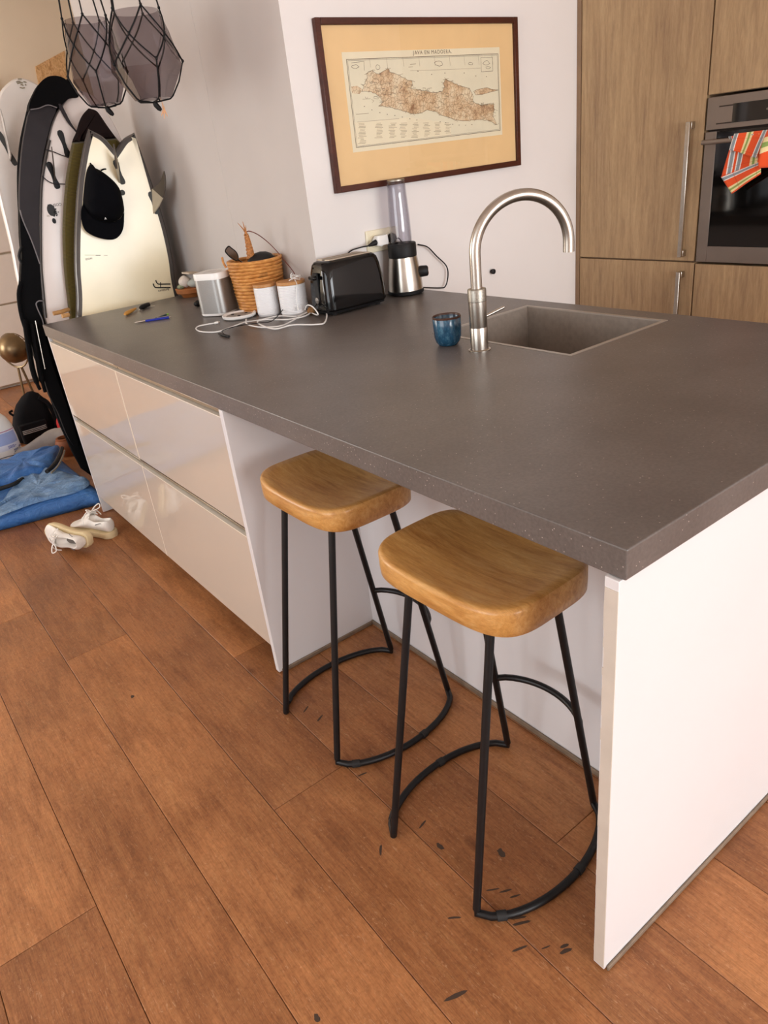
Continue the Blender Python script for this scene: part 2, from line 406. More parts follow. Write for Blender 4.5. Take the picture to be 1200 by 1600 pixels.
# ------------------------------------------------------------------ island
TH = 0.049; ZT = H-TH; WX = 1.19; YE = 2.98
SX0, SX1, SY0, SY1 = 0.700, 1.120, 0.665, 1.190
def worktop():
    xs = [0, SX0, XG-0.002, SX1, WX]; ys = [0, SY0, SY1, YW-0.002, YE]
    mb = MB(); bm = bmesh.new(); vt = {}
    def V(i, j):
        if (i, j) not in vt: vt[(i, j)] = bm.verts.new((xs[i], ys[j], H))
        return vt[(i, j)]
    faces = []
    for i in range(4):
        for j in range(4):
            if j == 1 and i in (1, 2): continue
            if j == 3 and i >= 2: continue
            faces.append(bm.faces.new((V(i, j), V(i+1, j), V(i+1, j+1), V(i, j+1))))
    r = bmesh.ops.extrude_face_region(bm, geom=faces)
    for e in r['geom']:
        if isinstance(e, bmesh.types.BMVert): e.co.z = ZT
    bmesh.ops.recalc_face_normals(bm, faces=bm.faces)
    me = bpy.data.meshes.new('worktop'); bm.to_mesh(me); bm.free(); me.materials.append(m_top)
    o = bpy.data.objects.new('worktop', me); link(o)
    md = o.modifiers.new('bevel', 'BEVEL'); md.width = 0.0022; md.segments = 2; md.limit_method = 'ANGLE'
    return o
tag(worktop(), 'long dark grey speckled worktop of the kitchen island', 'worktop')

def drawer_unit(y0, y1, label, group, far):
    t = thing('drawer_cabinet', label, 'cabinet', (0.3, (y0+y1)/2, 0), group=group)
    bx('body', m_white_lam, (0.030, 0.745, y0, y1, 0.09, ZT-0.001), t)
    bx('plinth', m_dark, (0.062, 0.08, y0, y1, 0.0, 0.09), t)
    g = 0.0015
    for (z0, z1) in ((0.092, 0.480), (0.510, 0.846)):
        d = bx('drawer', m_gloss, (0.004, 0.024, y0+g, y1-g, z0, z1), t, 0.0012)
        e = MB().box(0.0035, 0.0245, y0+g, y1-g, z1-0.0018, z1+0.0006)
        e.build('edge_band', m_edge, d)
        for ya, yb in () if (z0 < .3 and far) else ((y0+g-.0003, y0+g+.0022), (y1-g-.0022, y1-g+.0003)):
            MB().box(0.0036, 0.0245, ya, yb, z0, z1-.002).build('edge_band', m_edge, d)
    for z in (0.482, 0.848):
        mb = MB(); h = 0.024 if z < 0.6 else 0.021
        mb.box(0.016, 0.030, y0+g, y1-g, z, z+h)
        mb.box(0.005, 0.030, y0+g, y1-g, z+h-0.004, z+h-0.001)
        mb.build('grip_profile', m_alu, t, bevel=0.0008)
    return t
drawer_unit(2.106, 2.962, 'glossy cream two-drawer cabinet at the far end of the island', 'drawer cabinets of the island', True)
drawer_unit(1.258, 2.104, 'glossy cream two-drawer cabinet next to the stool recess', 'drawer cabinets of the island', False)

isl = thing('island_carcass', 'white panelled island carcass with open stool recess under the worktop', 'kitchen island', (0.6, 0.6, 0))
e0, e1 = 0.006, 0.030
MB().box(-0.006, WX-0.012, e0, e1, 0.006, ZT-0.001).build('end_panel', m_white_lam, isl, bevel=0.0012)
# chipped banding on the end panel's front edge
ch = MB(); z = 0.012
rnd = random.Random(3)
while z < ZT-0.03:
    h = rnd.uniform(0.008, 0.03); ch.box(-0.0072, -0.0055, e0+0.0005, e1-rnd.uniform(0.0008, 0.003), z, z+h); z += h
cb = ch.build('edge_band', plain('grey_edge_band', 'CBC2B6', .6), isl, smooth=False)
MB().box(0.0, 0.372, 1.236, 1.2565, 0.004, ZT-0.001).build('side_panel', m_white_lam, isl, bevel=0.001)
MB().box(0.372, 0.390, e1, 1.2565, 0.004, ZT-0.001).build('back_panel', m_white_lam, isl, bevel=0.001)
MB().box(0.391, WX-0.02, e1+0.001, 1.2555, 0.004, ZT-0.22).box(WX-0.04, WX-0.02, 1.2575, 1.87, 0.004, ZT-0.001).build('cabinet_body', m_white_lam, isl)
MB().box(0, WX-0.02, e0-0.006, e0-0.0005, 0.0005, 0.012).build('floor_strip', m_plinth, isl, bevel=0.002)
MB().box(0.365, 0.3715, e1+0.001, 1.2355, 0.0005, 0.016).build('floor_strip', m_plinth, isl, bevel=0.002)
MB().box(0.01, 0.365, 1.229, 1.2355, 0.0005, 0.014).build('floor_strip', m_plinth, isl, bevel=0.002)
bx('far_side_panel', m_white_lam, (0.004, 0.745, 2.9635, 2.974, 0.004, ZT-0.001), isl, 0.001)

# sink
sk = thing('sink', 'square grey undermount sink basin let into the worktop', 'sink', ((SX0+SX1)/2, (SY0+SY1)/2, H-0.21))
g = 0.0012; x0, x1, y0, y1 = SX0+g, SX1-g, SY0+g, SY1-g; rim = 0.012; zb = H-0.20
def rect(a, b, c, d, z): return [(a, c, z), (b, c, z), (b, d, z), (a, d, z)]
mb = MB(); w = rim
mb.loft([rect(x0+w, x1-w, y0+w, y1-w, H-0.003), rect(x0+w+.003, x1-w-.003, y0+w+.003, y1-w-.003, zb+0.01), rect(x0+w+.012, x1-w-.012, y0+w+.012, y1-w-.012, zb)], caps=False)
n = len(mb.v); mb.f.append([n-4, n-3, n-2, n-1]); mb.mi.append(0)
mb.build('basin', m_sink, sk, solid=0.002, smooth=False)
MB().loft([rect(x0, x1, y0, y1, H-0.02), rect(x0, x1, y0, y1, H+0.0006), rect(x0+w, x1-w, y0+w, y1-w, H+0.0006), rect(x0+w, x1-w, y0+w, y1-w, H-0.02)], closed=True).build('rim', m_sinkrim, sk, smooth=False)
MB().lathe([(0.0, zb+0.001), (0.055, zb+0.001), (0.055, zb+0.003), (0.045, zb+0.004), (0.0, zb+0.003)], ((x0+x1)/2+.12, (y0+y1)/2, 0), 24).build('drain', m_steel, sk)
ov = at(930, 531, 0, x1-0.016); MB().lathe([(0, 0), (0.006, 0), (0.006, 0.004), (0, 0.004)], (0, 0, 0), 12)
MB().tube([(SX1-0.0175, 0.80, H-0.075), (SX1-0.013, 0.80, H-0.075)], 0.006, 10).build('overflow_hole', m_dark, sk)

# tap
FX, FY = 0.632, 0.918
tp = thing('kitchen_tap', 'tall brushed steel swan-neck tap beside the sink', 'tap', (FX, FY, H))
MB().lathe([(0.030, H+.0002), (0.030, H+0.003), (0.025, H+0.004), (0.0235, H+0.005), (0.0235, H+0.062), (0.0232, H+0.063), (0.0235, H+0.064), (0.0235, H+0.130), (0.015, H+0.131)], (FX, FY, 0), 32).build('tap_body', m_steel, tp)
MB().lathe([(0.012, H+0.131), (0.0245, H+0.1312), (0.0245, H+0.160), (0.0235, H+0.162), (0.014, H+0.163)], (FX, FY, 0), 32).build('knurled_collar', m_steel_dark, tp)
# the spout swings over the sink: direction fitted to the photo
d = Vector((0.90, -0.44, 0)).normalized(); Rr = 0.128
cz = 1.165
pts = [Vector((FX, FY, H+0.16+(cz-H-0.16)*i/4)) for i in range(4)]
for i in range(0, 33):
    a = math.pi-math.pi*i/32*1.0
    pts.append(Vector((FX, FY, cz))+d*(Rr+Rr*math.cos(a))+Vector((0, 0, Rr*math.sin(a))))
pts.append(pts[-1]+Vector((0, 0, -0.012))); pts.append(pts[-1]+Vector((0, 0, -0.013)))
MB().tube(pts, 0.0148, 20).build('spout', m_steel, tp)
lv = at(787, 480, 1, FY-0.02)
MB().tube([(FX+0.018, FY-0.006, H+0.086), lv], 0.0042, 12).build('lever', m_steel, tp)

# ------------------------------------------------------------------ tall oak cabinets and oven
XC = 2.23
def cabinet(name, label, y0, y1, fronts, filler=None):
    t = thing(name, label, 'cabinet', (XC+0.3, (y0+y1)/2, 0), group='tall oak kitchen cabinets')
    for a, b in fronts['body']: bx('carcass', m_oak_edge, (XC+0.0215, XR-0.005, y0, y1, a, b), t)
    for (z0, z1, hd) in fronts['doors']:
        d = bx('door', m_oak, (XC, XC+0.021, y0+0.0018, y1-0.0018, z0, z1), t, 0.0008)
        if hd:
            ya, za, zb_ = hd; hb = MB()
            hb.box(XC-0.040, XC-0.026, ya-0.009, ya+0.009, za, zb_)
            hb.box(XC-0.026, XC+0.0, ya-0.009, ya+0.009, za, za+0.026).box(XC-0.026, XC+0.0, ya-0.009, ya+0.009, zb_-0.026, zb_)
            h = hb.build('handle', m_steel, d, bevel=0.0015)
    if filler: bx('filler_strip', m_oak_edge, (XC-0.004, XC+0.0215, filler[0], filler[1], 0.1, 2.44), t)
    bx('plinth', m_oak_edge, (XC+0.05, XC+0.068, y0, y1, 0, 0.1), t)
    return t
cabinet('tall_cabinet', 'tall oak cabinet with long bar handle beside the white wall', 1.262, 1.861,
        {'body': [(0.1, 2.44)], 'doors': [(0.105, 0.866, (1.312, 0.36, 0.832)), (0.873, 2.44, (1.312, 0.892, 1.400))]}, (1.862, 1.882))
cabinet('oven_cabinet', 'tall oak cabinet housing the built-in oven', 0.655, 1.259,
        {'body': [(0.1, 0.862), (1.482, 2.44)], 'doors': [(0.105, 0.862, None), (1.484, 2.44, None)]})
ovn = thing('oven', 'built-in stainless oven with black glass door', 'oven', (XC+0.3, 0.955, 0.874))
o0, o1 = 0.660, 1.254; zo0, zo1 = 0.872, 1.474
bx('body', m_dark, (XC+0.022, XC+0.56, o0, o1, zo0, zo1), ovn)
m_ovst = plain('oven_steel', '857970', 0.42, 0.75, var=0.04)
bx('control_panel', m_ovst, (XC-0.006, XC+0.022, o0, o1, 1.362, zo1), ovn, 0.002)
m_bg = plain('black_oven_glass', '0B0908', 0.06, var=0.02, spec=0.6)
bx('display', m_bg, (XC-0.0075, XC-0.0061, o0+0.11, 1.150, 1.380, 1.444), ovn)
bx('slot', m_dark, (XC-0.0075, XC-0.0061, 1.150, 1.205, 1.4375, 1.442), ovn)
bx('slot', m_dark, (XC-0.0075, XC-0.0061, 1.150, 1.212, 1.3795, 1.384), ovn)
dd = MB(); fw = 0.046
dd.box(XC-0.006, XC+0.022, o1-fw, o1, zo0, 1.356).box(XC-0.006, XC+0.022, o0, o0+fw, zo0, 1.356)
dd.box(XC-0.006, XC+0.022, o0+fw, o1-fw, zo0, zo0+0.062)
dr_o = dd.build('oven_door', m_ovst, ovn, bevel=0.0012)
bx('door_glass', m_bg, (XC-0.003, XC+0.021, o0+fw, o1-fw, zo0+0.062, 1.354), dr_o)
hb = MB(); hz = 1.322
hb.tube([(XC-0.045, o0+0.012, hz), (XC-0.045, o1-0.012, hz)], 0.0085, 16)
for y in (o0+0.03, o1-0.03): hb.box(XC-0.045, XC-0.005, y-0.006, y+0.006, hz-0.006, hz+0.006)
hb.build('handle', plain('handle_steel', '8C7F74', 0.42, 0.75), dr_o)
tx = MB(); p = Vector((XC-0.0078, 1.0, 1.418))
text_mb('O', at(1199, 170, 0, XC-0.0078), (0, -1, 0), (0, 0, 1), 0.008).build('display_symbol', m_chrome, ovn, smooth=False, fix=False)

# tea towel over the oven handle
t = NT('striped_cotton'); uvn = t.n('ShaderNodeTexCoord'); sep = t.n('ShaderNodeSeparateXYZ'); t.l(uvn.outputs['UV'], sep.inputs[0])
fr = t.n('ShaderNodeMath', operation='FRACT'); t.l(sep.outputs[0], fr.inputs[0])
OR = lin('E8541F'); CR = lin('F0DCA4'); GR = lin('8DA858'); WH = lin('EDE8E2'); GY = lin('8C979C')
cc = t.ramp(fr.outputs[0], [(0, WH), (.03, GY), (.11, WH), (.14, OR), (.36, CR), (.42, GR), (.48, CR), (.54, OR), (.80, WH), (.83, GY), (.91, WH), (.94, OR)], 'CONSTANT')
fr2 = t.n('ShaderNodeMath', operation='FRACT'); m3 = t.n('ShaderNodeMath', operation='MULTIPLY'); m3.inputs[1].default_value = 1.7; t.l(sep.outputs[1], m3.inputs[0]); t.l(m3.outputs[0], fr2.inputs[0])
t.col(t.mix(cc, lin('C23A14'), t.ramp(fr2.outputs[0], [(0, (0, 0, 0, 1)), (.48, (.5, .5, .5, 1)), (.51, (0, 0, 0, 1))], 'CONSTANT'))); t.set(rough=0.9, sheen=0.2)
t.bump(t.noise(t.coord('Object'), 500, 2), 0.15, 0.001); m_towel = t.m
tw = thing('tea_towel', 'orange striped cotton tea towel draped over the oven handle', 'towel', (XC-0.05, 1.08, 1.13))
def sheet(name, c, depth, uv, wav=0.006, ph=0.0, nu=20, nv=20, curl=0.0):
    P = [at(x, y, 0, XC-d_) for (x, y), d_ in zip(c, depth)]
    mb = MB()
    def fn(u, v):
        p = P[0].lerp(P[1], u).lerp(P[3].lerp(P[2], u), v)
        return p+Vector((-1, 0, 0))*(wav*math.sin(u*7+ph+v*2)+curl*math.sin(v*math.pi))
    mb.grid(fn, nu, nv)
    mb.uv = [tuple(Vector(uv[0]).lerp(Vector(uv[1]), a).lerp(Vector(uv[3]).lerp(Vector(uv[2]), a), b)) for a, b in mb.uv]
    return mb.build(name, m_towel, tw, angle=80, solid=0.0022)
sheet('front_fold', [(1148, 209), (1206, 202), (1182, 247), (1140, 234)], [.058, .058, .075, .072], [(0, 0), (1.05, 0), (.95, 1), (0, 1)], 0.004, 0.4)
sheet('under_fold', [(1143, 225), (1193, 224), (1188, 258), (1127, 277)], [.054, .054, .062, .062], [(-.22, 0), (.62, 0), (.62, 1.2), (-.3, 1.2)], 0.003, 1.0)
sheet('hanging_corner', [(1127, 276), (1189, 252), (1188, 272), (1143, 303)], [.066, .068, .064, .06], [(.98, 0), (1.0, 1), (1.62, 1), (1.58, 0)], 0.003, 2.0)
sheet('bunched_end', [(1199, 203), (1245, 196), (1232, 262), (1186, 262)], [.058, .058, .07, .085], [(1.28, 0), (1.3, .8), (1.9, .8), (1.7, 0)], 0.008, 0.0, curl=0.012)
mb = MB()
mb.grid(lambda u, v: Vector((XC-0.045-0.013*math.cos(-math.pi*0.5+v*math.pi), 1.128-u*0.2, hz+0.013*math.sin(-0.1+v*math.pi*0.9))), 20, 10)
mb.uv = [(a*2.4, b*.2) for a, b in mb.uv]
mb.build('bar_fold', m_towel, tw, angle=80, solid=0.002)

# ------------------------------------------------------------------ stools
SZ = 0.733; SHX = 0.136; SHY = 0.191
def sq(a, e=2/4.2): 
    c, s = math.cos(a), math.sin(a)
    return math.copysign(abs(c)**e, c), math.copysign(abs(s)**e, s)
def make_stool(label, loc, rz):
    st = thing('bar_stool', label, 'stool', loc, (0, 0, rz), 'bar stools in the island recess', world=False)
    mb = MB(); n = 64
    ang = [2*math.pi*k/n for k in range(n)]
    def dip(x, y):   # saddle: hollow across the length, edges stay high
        u = x/SHX; v = y/SHY
        return -0.022*max(0, 1-v*v)**1.0*(0.55+0.45*max(0, 1-u*u))
    rings = []
    def ring(sc, zf, inset=0):
        r = []
        for a in ang:
            x, y = sq(a); x *= SHX*sc-inset; y *= SHY*sc-inset; r.append(Vector((x, y, zf(x, y))))
        rings.append(r)
    zb = SZ-0.060
    ring(0.0001, lambda x, y: zb+0.002); ring(0.6, lambda x, y: zb); ring(1, lambda x, y: zb, 0.004); ring(1, lambda x, y: zb+0.003, 0.0008)
    ring(1, lambda x, y: zb+0.02); ring(1, lambda x, y: SZ-0.010+dip(x, y)); ring(1, lambda x, y: SZ-0.003+dip(x, y), 0.0025); ring(1, lambda x, y: SZ+dip(x, y), 0.008)
    for s in (0.85, 0.7, 0.5, 0.3, 0.12, 0.001): ring(s, lambda x, y: SZ+dip(x, y)-0.001)
    mb.loft(rings, caps=False).build('seat', m_seat, st, angle=50)
    r = 0.0085
    top = lambda sx, sy: Vector((sx*0.083, sy*0.108, zb+0.004))
    bot = lambda sx, sy: Vector((sx*0.197, sy*0.133, r+0.001))
    for sy in (1, -1):
        for sx in (-1, 1):
            MB().tube([top(sx, sy), top(sx, sy).lerp(bot(sx, sy), 0.5), top(sx, sy).lerp(bot(sx, sy), 0.985)], r, 12).build('leg', m_black_metal, st)
        a = bot(-1, sy); b = bot(1, sy); path = []
        for i in range(25):
            t_ = i/24; x = a.x+(b.x-a.x)*t_
            path.append(Vector((x, sy*(0.133+0.085*(1-(2*t_-1)**2)**0.62), r+0.001)))
        path = [top(-1, sy).lerp(bot(-1, sy), 0.975)]+path+[top(1, sy).lerp(bot(1, sy), 0.975)]
        fr_ = MB().tube(path, r, 12).build('foot_rail', m_black_metal, st)
        for t_ in (0.1, 0.62):
            i = int(t_*24)+1
            MB().tube([path[i].lerp(path[i-1], .5), path[i].lerp(path[i+1], .5)], r*1.22, 12).build('rubber_sleeve', m_rubber, fr_)
    f = 0.62
    A = top(1, 1).lerp(bot(1, 1), f); B = top(1, -1).lerp(bot(1, -1), f); path = []
    for i in range(17):
        t_ = i/16; p = A.lerp(B, t_); p.x += 0.055*(1-(2*t_-1)**2)**0.75; path.append(p)
    MB().tube(path, r*0.92, 12).build('foot_rest', m_black_metal, st)
    return st
st1 = make_stool('wooden saddle-seat stool with black wire legs, further one beside the side panel', (0.116, 0.925, 0), 0.0)
st2 = copy_tree(st1); st2.location = (0.088, 0.385, 0); st2.rotation_euler = (0, 0, 0.03)
st2['label'] = 'wooden saddle-seat stool with black wire legs, nearer one beside the end panel'

# ------------------------------------------------------------------ picture
pf = thing('framed_map', 'old printed map of Java in a dark red wooden frame on the white wall', 'picture', (1.36, YW, 1.305))
fx0, fx1, fz0, fz1 = 0.874, 1.838, 1.312, 1.845; yb = YW-0.0015; yf = YW-0.022; bw = 0.021
fb = lambda a, b, c, d: bx('frame_bar', m_frame, (a, b, yf, yb, c, d), pf, 0.002)
fb(fx0, fx0+bw, fz0, fz1); fb(fx1-bw, fx1, fz0, fz1); fb(fx0+bw, fx1-bw, fz0, fz0+bw); fb(fx0+bw, fx1-bw, fz1-bw, fz1)
ym = YW-0.010
bx('mat_board', m_matboard, (fx0+bw, fx1-bw, ym, YW-0.002, fz0+bw, fz1-bw), pf)
mx0, mx1, mz0, mz1 = 0.973, 1.740, 1.437, 1.746
m_map = plain('map_paper', 'F3E8CC', 0.85, var=0.04, vs=6)
mp_o = bx('map_sheet', m_map, (mx0, mx1, ym-0.001, ym, mz0, mz1), pf)
# printed marks: coordinates read on the sheet in the photo (crop 525..790 x 60..250, 4.528 px per px)
CT = [(25, 120), (1143, 52), (1160, 672), (110, 822)]
def uvmap(x, y):
    # invert the sheet's quad (bilinear) by iteration
    u = v = 0.5
    q = [Vector(c) for c in CT]; p = Vector((x, y))
    for _ in range(20):
        f = q[0].lerp(q[1], u).lerp(q[3].lerp(q[2], u), v)
        fu = (q[1]-q[0])*(1-v)+(q[2]-q[3])*v; fv = (q[3].lerp(q[2], u))-(q[0].lerp(q[1], u))
        e = p-f; det = fu.x*fv.y-fu.y*fv.x
        u += (e.x*fv.y-e.y*fv.x)/det; v += (fu.x*e.y-fu.y*e.x)/det
    return u, v
def mpt(x, y, lift=0.0013):
    u, v = uvmap(x, y); return Vector((mx0+(mx1-mx0)*u, ym-lift, mz1-(mz1-mz0)*v))
t = NT('map_land_print'); v = t.coord('Object')
n1 = t.noise(v, 16, 5, 0.6); vr = t.n('ShaderNodeTexVoronoi', feature='DISTANCE_TO_EDGE'); vr.inputs['Scale'].default_value = 75
nd = t.noise(v, 30, 3); ad = t.n('ShaderNodeVectorMath', operation='ADD'); sc_ = t.n('ShaderNodeVectorMath', operation='SCALE'); sc_.inputs['Scale'].default_value = 0.03
t.l(nd, sc_.inputs[0]); t.l(v, ad.inputs[0]); t.l(sc_.outputs[0], ad.inputs[1]); t.l(ad.outputs[0], vr.inputs['Vector'])
c = t.ramp(n1, [(0.38, lin('EEDDBE')), (0.55, lin('DDBE98')), (0.70, lin('966C4C'))])
c = t.mix(c, t.ramp(vr.outputs['Distance'], [(0.0, (0.42, 0.30, 0.22, 1)), (0.10, (1, 1, 1, 1))]), 0.75, 'MULTIPLY')
t.col(c).set(rough=0.85); m_land = t.m
m_ink = plain('map_ink', '6A5644', 0.85); m_ink2 = plain('map_ink_pale', 'A8957A', 0.85); m_sea = plain('map_sea_tint', 'EDE5CC', 0.85, var=.03)
sea = MB(); sea.add([mpt(55, 168, .0011), mpt(1130, 98, .0011), mpt(1143, 640, .0011), mpt(128, 785, .0011)], [(0, 1, 2, 3)])
sea.build('map_sea', m_sea, mp_o, smooth=False, fix=False)
leg = MB(); leg.add([mpt(112, 605, .0012), mpt(470, 560, .0012), mpt(755, 600, .0012), mpt(765, 690, .0012), mpt(126, 778, .0012)], [(0, 1, 2, 3, 4)])
leg.build('map_key_panel', m_map, mp_o, smooth=False, fix=False)
land = [(155, 385), (165, 340), (185, 300), (180, 262), (215, 240), (262, 262), (320, 225), (345, 250), (400, 265), (440, 290), (478, 300), (490, 335), (478, 355), (530, 365), (565, 372), (600, 378), (660, 380), (700, 375), (712, 345), (708, 312), (725, 285), (760, 300), (805, 318), (850, 335), (905, 350), (925, 385), (930, 440), (985, 462), (1040, 455), (1090, 450), (1098, 490), (1085, 540), (1112, 600), (1060, 575), (1000, 565), (940, 572), (880, 578), (800, 575), (760, 560), (690, 540), (650, 515), (590, 505), (540, 530), (490, 535), (440, 520), (390, 505), (330, 490), (262, 485), (290, 455), (270, 420), (240, 395), (200, 385)]
rr = random.Random(5)
land2 = []
for i, p in enumerate(land):
    q = land[(i+1) % len(land)]
    land2.append(p)
    for s in (.33, .66): land2.append((p[0]+(q[0]-p[0])*s+rr.uniform(-5, 5), p[1]+(q[1]-p[1])*s+rr.uniform(-5, 5)))
lm = MB(); lm.add([mpt(*p) for p in land2], [tuple(range(len(land2)))])
mad = [(935, 365), (960, 352), (1040, 335), (1070, 345), (1130, 350), (1060, 368), (1000, 385), (950, 390)]
lm.add([mpt(*p) for p in mad], [tuple(range(len(mad)))])
su = [(88, 352), (125, 345), (160, 370), (140, 402), (95, 398)]; lm.add([mpt(*p) for p in su], [tuple(range(len(su)))])
lm.build('map_land', m_land, mp_o, smooth=False, fix=False)
ink = MB(); pale = MB()
def ln(mb, pts, w, lift=0.0016):
    P = [mpt(*p, lift) for p in pts]
    for a, b in zip(P[:-1], P[1:]):
        d_ = (b-a)
        if d_.length < 1e-6: continue
        d_.normalize(); n_ = Vector((-d_.z, 0, d_.x))*w/2
        mb.add([a-n_, b-n_, b+n_, a+n_], [(0, 1, 2, 3)])
ln(ink, [(55, 168), (1130, 98), (1143, 640), (128, 785), (55, 168)], .0018)
ln(ink, [(63, 176), (1123, 107), (1136, 633), (133, 776), (63, 176)], .0008)
ln(ink, [(992, 128), (1084, 122), (1086, 218), (996, 226), (992, 128)], .0012)
ln(ink, [(85, 190), (165, 178), (168, 240)], .001)
for x in range(200, 1130, 110): ln(pale, [(x, 165-(x-55)*.062), (x+8, 225-(x-55)*.05)], .0009)
ln(pale, [(470, 235), (860, 210), (990, 200)], .0009)
ln(ink, land2+[land2[0]], .0011); ln(ink, mad+[mad[0]], .0011)
for i in range(240):   # rivers, hachures and coast lines on the island
    x = rr.uniform(180, 1090); y = rr.uniform(250, 570)
    yc0 = 290+(x-180)*.16 if x < 700 else 340+(x-700)*.3; yc1 = 440+(x-180)*.14
    if not (yc0 < y < yc1): continue
    a = rr.uniform(0, 6.3); l_ = rr.uniform(10, 28)
    ln(ink if rr.random() < .5 else pale, [(x, y), (x+l_*math.cos(a), y+l_*.6*math.sin(a)), (x+l_*1.6*math.cos(a+.7), y+l_*math.sin(a+.7))], .0011)
for i in range(150):   # coast towns
    p = land[rr.randrange(len(land))]; ln(pale, [(p[0], p[1]), (p[0]+rr.uniform(-26, 26), p[1]+rr.uniform(-14, 14))], .0013)
for cx_, cy_, rx_, ry_ in [(672, 178, 34, 24), (912, 172, 22, 12), (1035, 165, 32, 20), (1050, 195, 20, 10), (110, 215, 28, 16), (255, 215, 16, 22)]:
    ln(ink, [(cx_+rx_*math.cos(a_*.7)*rr.uniform(.6, 1), cy_+ry_*math.sin(a_*.7)*rr.uniform(.6, 1)) for a_ in range(10)], .0012)
for (x, y) in [(525, 235), (622, 255), (718, 243), (862, 238), (952, 256), (1035, 258), (172, 488), (220, 512), (272, 530), (320, 542), (370, 550), (420, 560), (472, 572), (520, 580), (685, 588), (725, 596), (776, 606), (823, 610), (872, 610), (920, 604)]:
    ln(ink, [(x-3, y), (x+3, y+1)], .0025)
for ci, x in enumerate([165, 270, 360, 430, 512, 590, 665, 740]):
    y0_ = 610-(x-165)*.02; n_ = 15 if ci < 1 else 11
    for r_ in range(n_):
        y = y0_+r_*10.5
        if y > 765-(x-126)*.135: break
        ln(pale, [(x-rr.uniform(12, 30), y), (x+rr.uniform(6, 26), y-2)], .0014)
ln(pale, [(120, 545), (200, 537)], .0016); ln(pale, [(130, 600), (400, 572)], .001)
ln(pale, [(470, 190), (510, 186)], .0014); ln(pale, [(460, 210), (490, 207)], .0014)
ink.build('map_line', m_ink, mp_o, smooth=False, fix=False)['kind'] = 'stuff'; pale.build('map_fine_line', m_ink2, mp_o, smooth=False, fix=False)['kind'] = 'stuff'
tt = text_mb('JAVA EN MADOERA.', mpt(630, 103, .0016), (1, 0, 0), (0, 0, 1), 0.0175, space=1.25)
tt.build('map_title', m_ink, mp_o, smooth=False, fix=False)
gp = MB(); gp.add([(fx0+bw, YW-0.0165, fz0+bw), (fx1-bw, YW-0.0165, fz0+bw), (fx1-bw, YW-0.0165, fz1-bw), (fx0+bw, YW-0.0165, fz1-bw)], [(0, 1, 2, 3)])
gp.build('glass_pane', m_pane, pf, smooth=False, fix=False)

# wall fittings
sk_ = thing('wall_socket', 'cream double wall socket with plugs above the toaster', 'socket', (1.08, YW, 1.09))
p = at(571, 362, 1, YW-0.008); q = at(575, 396, 1, YW-0.008)
sx0 = 0.990; sz1 = 1.166; sz0 = 1.086
bx('plate', m_cream_pl, (sx0, sx0+0.155, YW-0.010, YW-0.001, sz0, sz1), sk_, 0.003)
for cx in (sx0+0.040, sx0+0.115):
    w = MB().loft([circ((cx, YW-0.0105, (sz0+sz1)/2), (1, 0, 0), (0, 0, 1), 0.026), circ((cx, YW-0.014, (sz0+sz1)/2), (1, 0, 0), (0, 0, 1), 0.026), circ((cx, YW-0.014, (sz0+sz1)/2), (1, 0, 0), (0, 0, 1), 0.021), circ((cx, YW-0.011, (sz0+sz1)/2), (1, 0, 0), (0, 0, 1), 0.020)])
    s_ = w.build('outlet', m_cream_pl, sk_)
    MB().tube([(cx-.009, YW-.0135, (sz0+sz1)/2), (cx-.009, YW-.0105, (sz0+sz1)/2)], .0035, 8).tube([(cx+.009, YW-.0135, (sz0+sz1)/2), (cx+.009, YW-.0105, (sz0+sz1)/2)], .0035, 8).build('pin_hole', m_dark, s_)
hk = MB(); p = at(767, 424, 1, YW)
hk.loft([circ((p.x, YW-0.001, p.z), (1, 0, 0), (0, 0, 1), .007, 16), circ((p.x, YW-0.010, p.z), (1, 0, 0), (0, 0, 1), .007, 16), circ((p.x, YW-0.011, p.z), (1, 0, 0), (0, 0, 1), .011, 16), circ((p.x, YW-0.019, p.z), (1, 0, 0), (0, 0, 1), .011, 16), circ((p.x, YW-0.022, p.z), (1, 0, 0), (0, 0, 1), .007, 16)])
tag(hk.build('coat_knob', m_black_mat), 'small round black knob on the white wall behind the tap', 'knob')

# ------------------------------------------------------------------ things on the worktop
# toaster
tx0, tx1, ty0, ty1 = 0.690, 0.958, 1.728, 1.868
to = thing('toaster', 'glossy black two-slot toaster in front of the white wall', 'toaster', (0.82, 1.80, H))
mb = MB(); rings = []
def rrect(x0, x1, y0, y1, z, r, n=6):
    out = []
    for cx, cy, a0 in ((x1-r, y1-r, 0), (x0+r, y1-r, 90), (x0+r, y0+r, 180), (x1-r, y0+r, 270)):
        for k in range(n+1):
            a = math.radians(a0+90*k/n); out.append(Vector((cx+r*math.cos(a), cy+r*math.sin(a), z)))
    return out
for z, ins in ((0.016, 0.004), (0.022, 0.0), (0.06, 0.001), (0.11, 0.004), (0.150, 0.009), (0.172, 0.014), (0.181, 0.020), (0.186, 0.030)):
    rings.append(rrect(tx0+ins, tx1-ins, ty0+ins, ty1-ins, H+z, 0.030))
mb.loft(rings).build('shell', m_black_gloss, to, angle=30)
MB().loft([rrect(tx0+.006, tx1-.006, ty0+.006, ty1-.006, H+0.008, .028), rrect(tx0+.003, tx1-.003, ty0+.003, ty1-.003, H+0.0165, .03)]).build('base', m_black_mat, to)
for fx in (tx0+.035, tx1-.035):
    for fy in (ty0+.03, ty1-.03): MB().lathe([(0.009, H+.0003), (0.010, H+.009)], (fx, fy, 0), 12).build('foot', m_rubber, to)
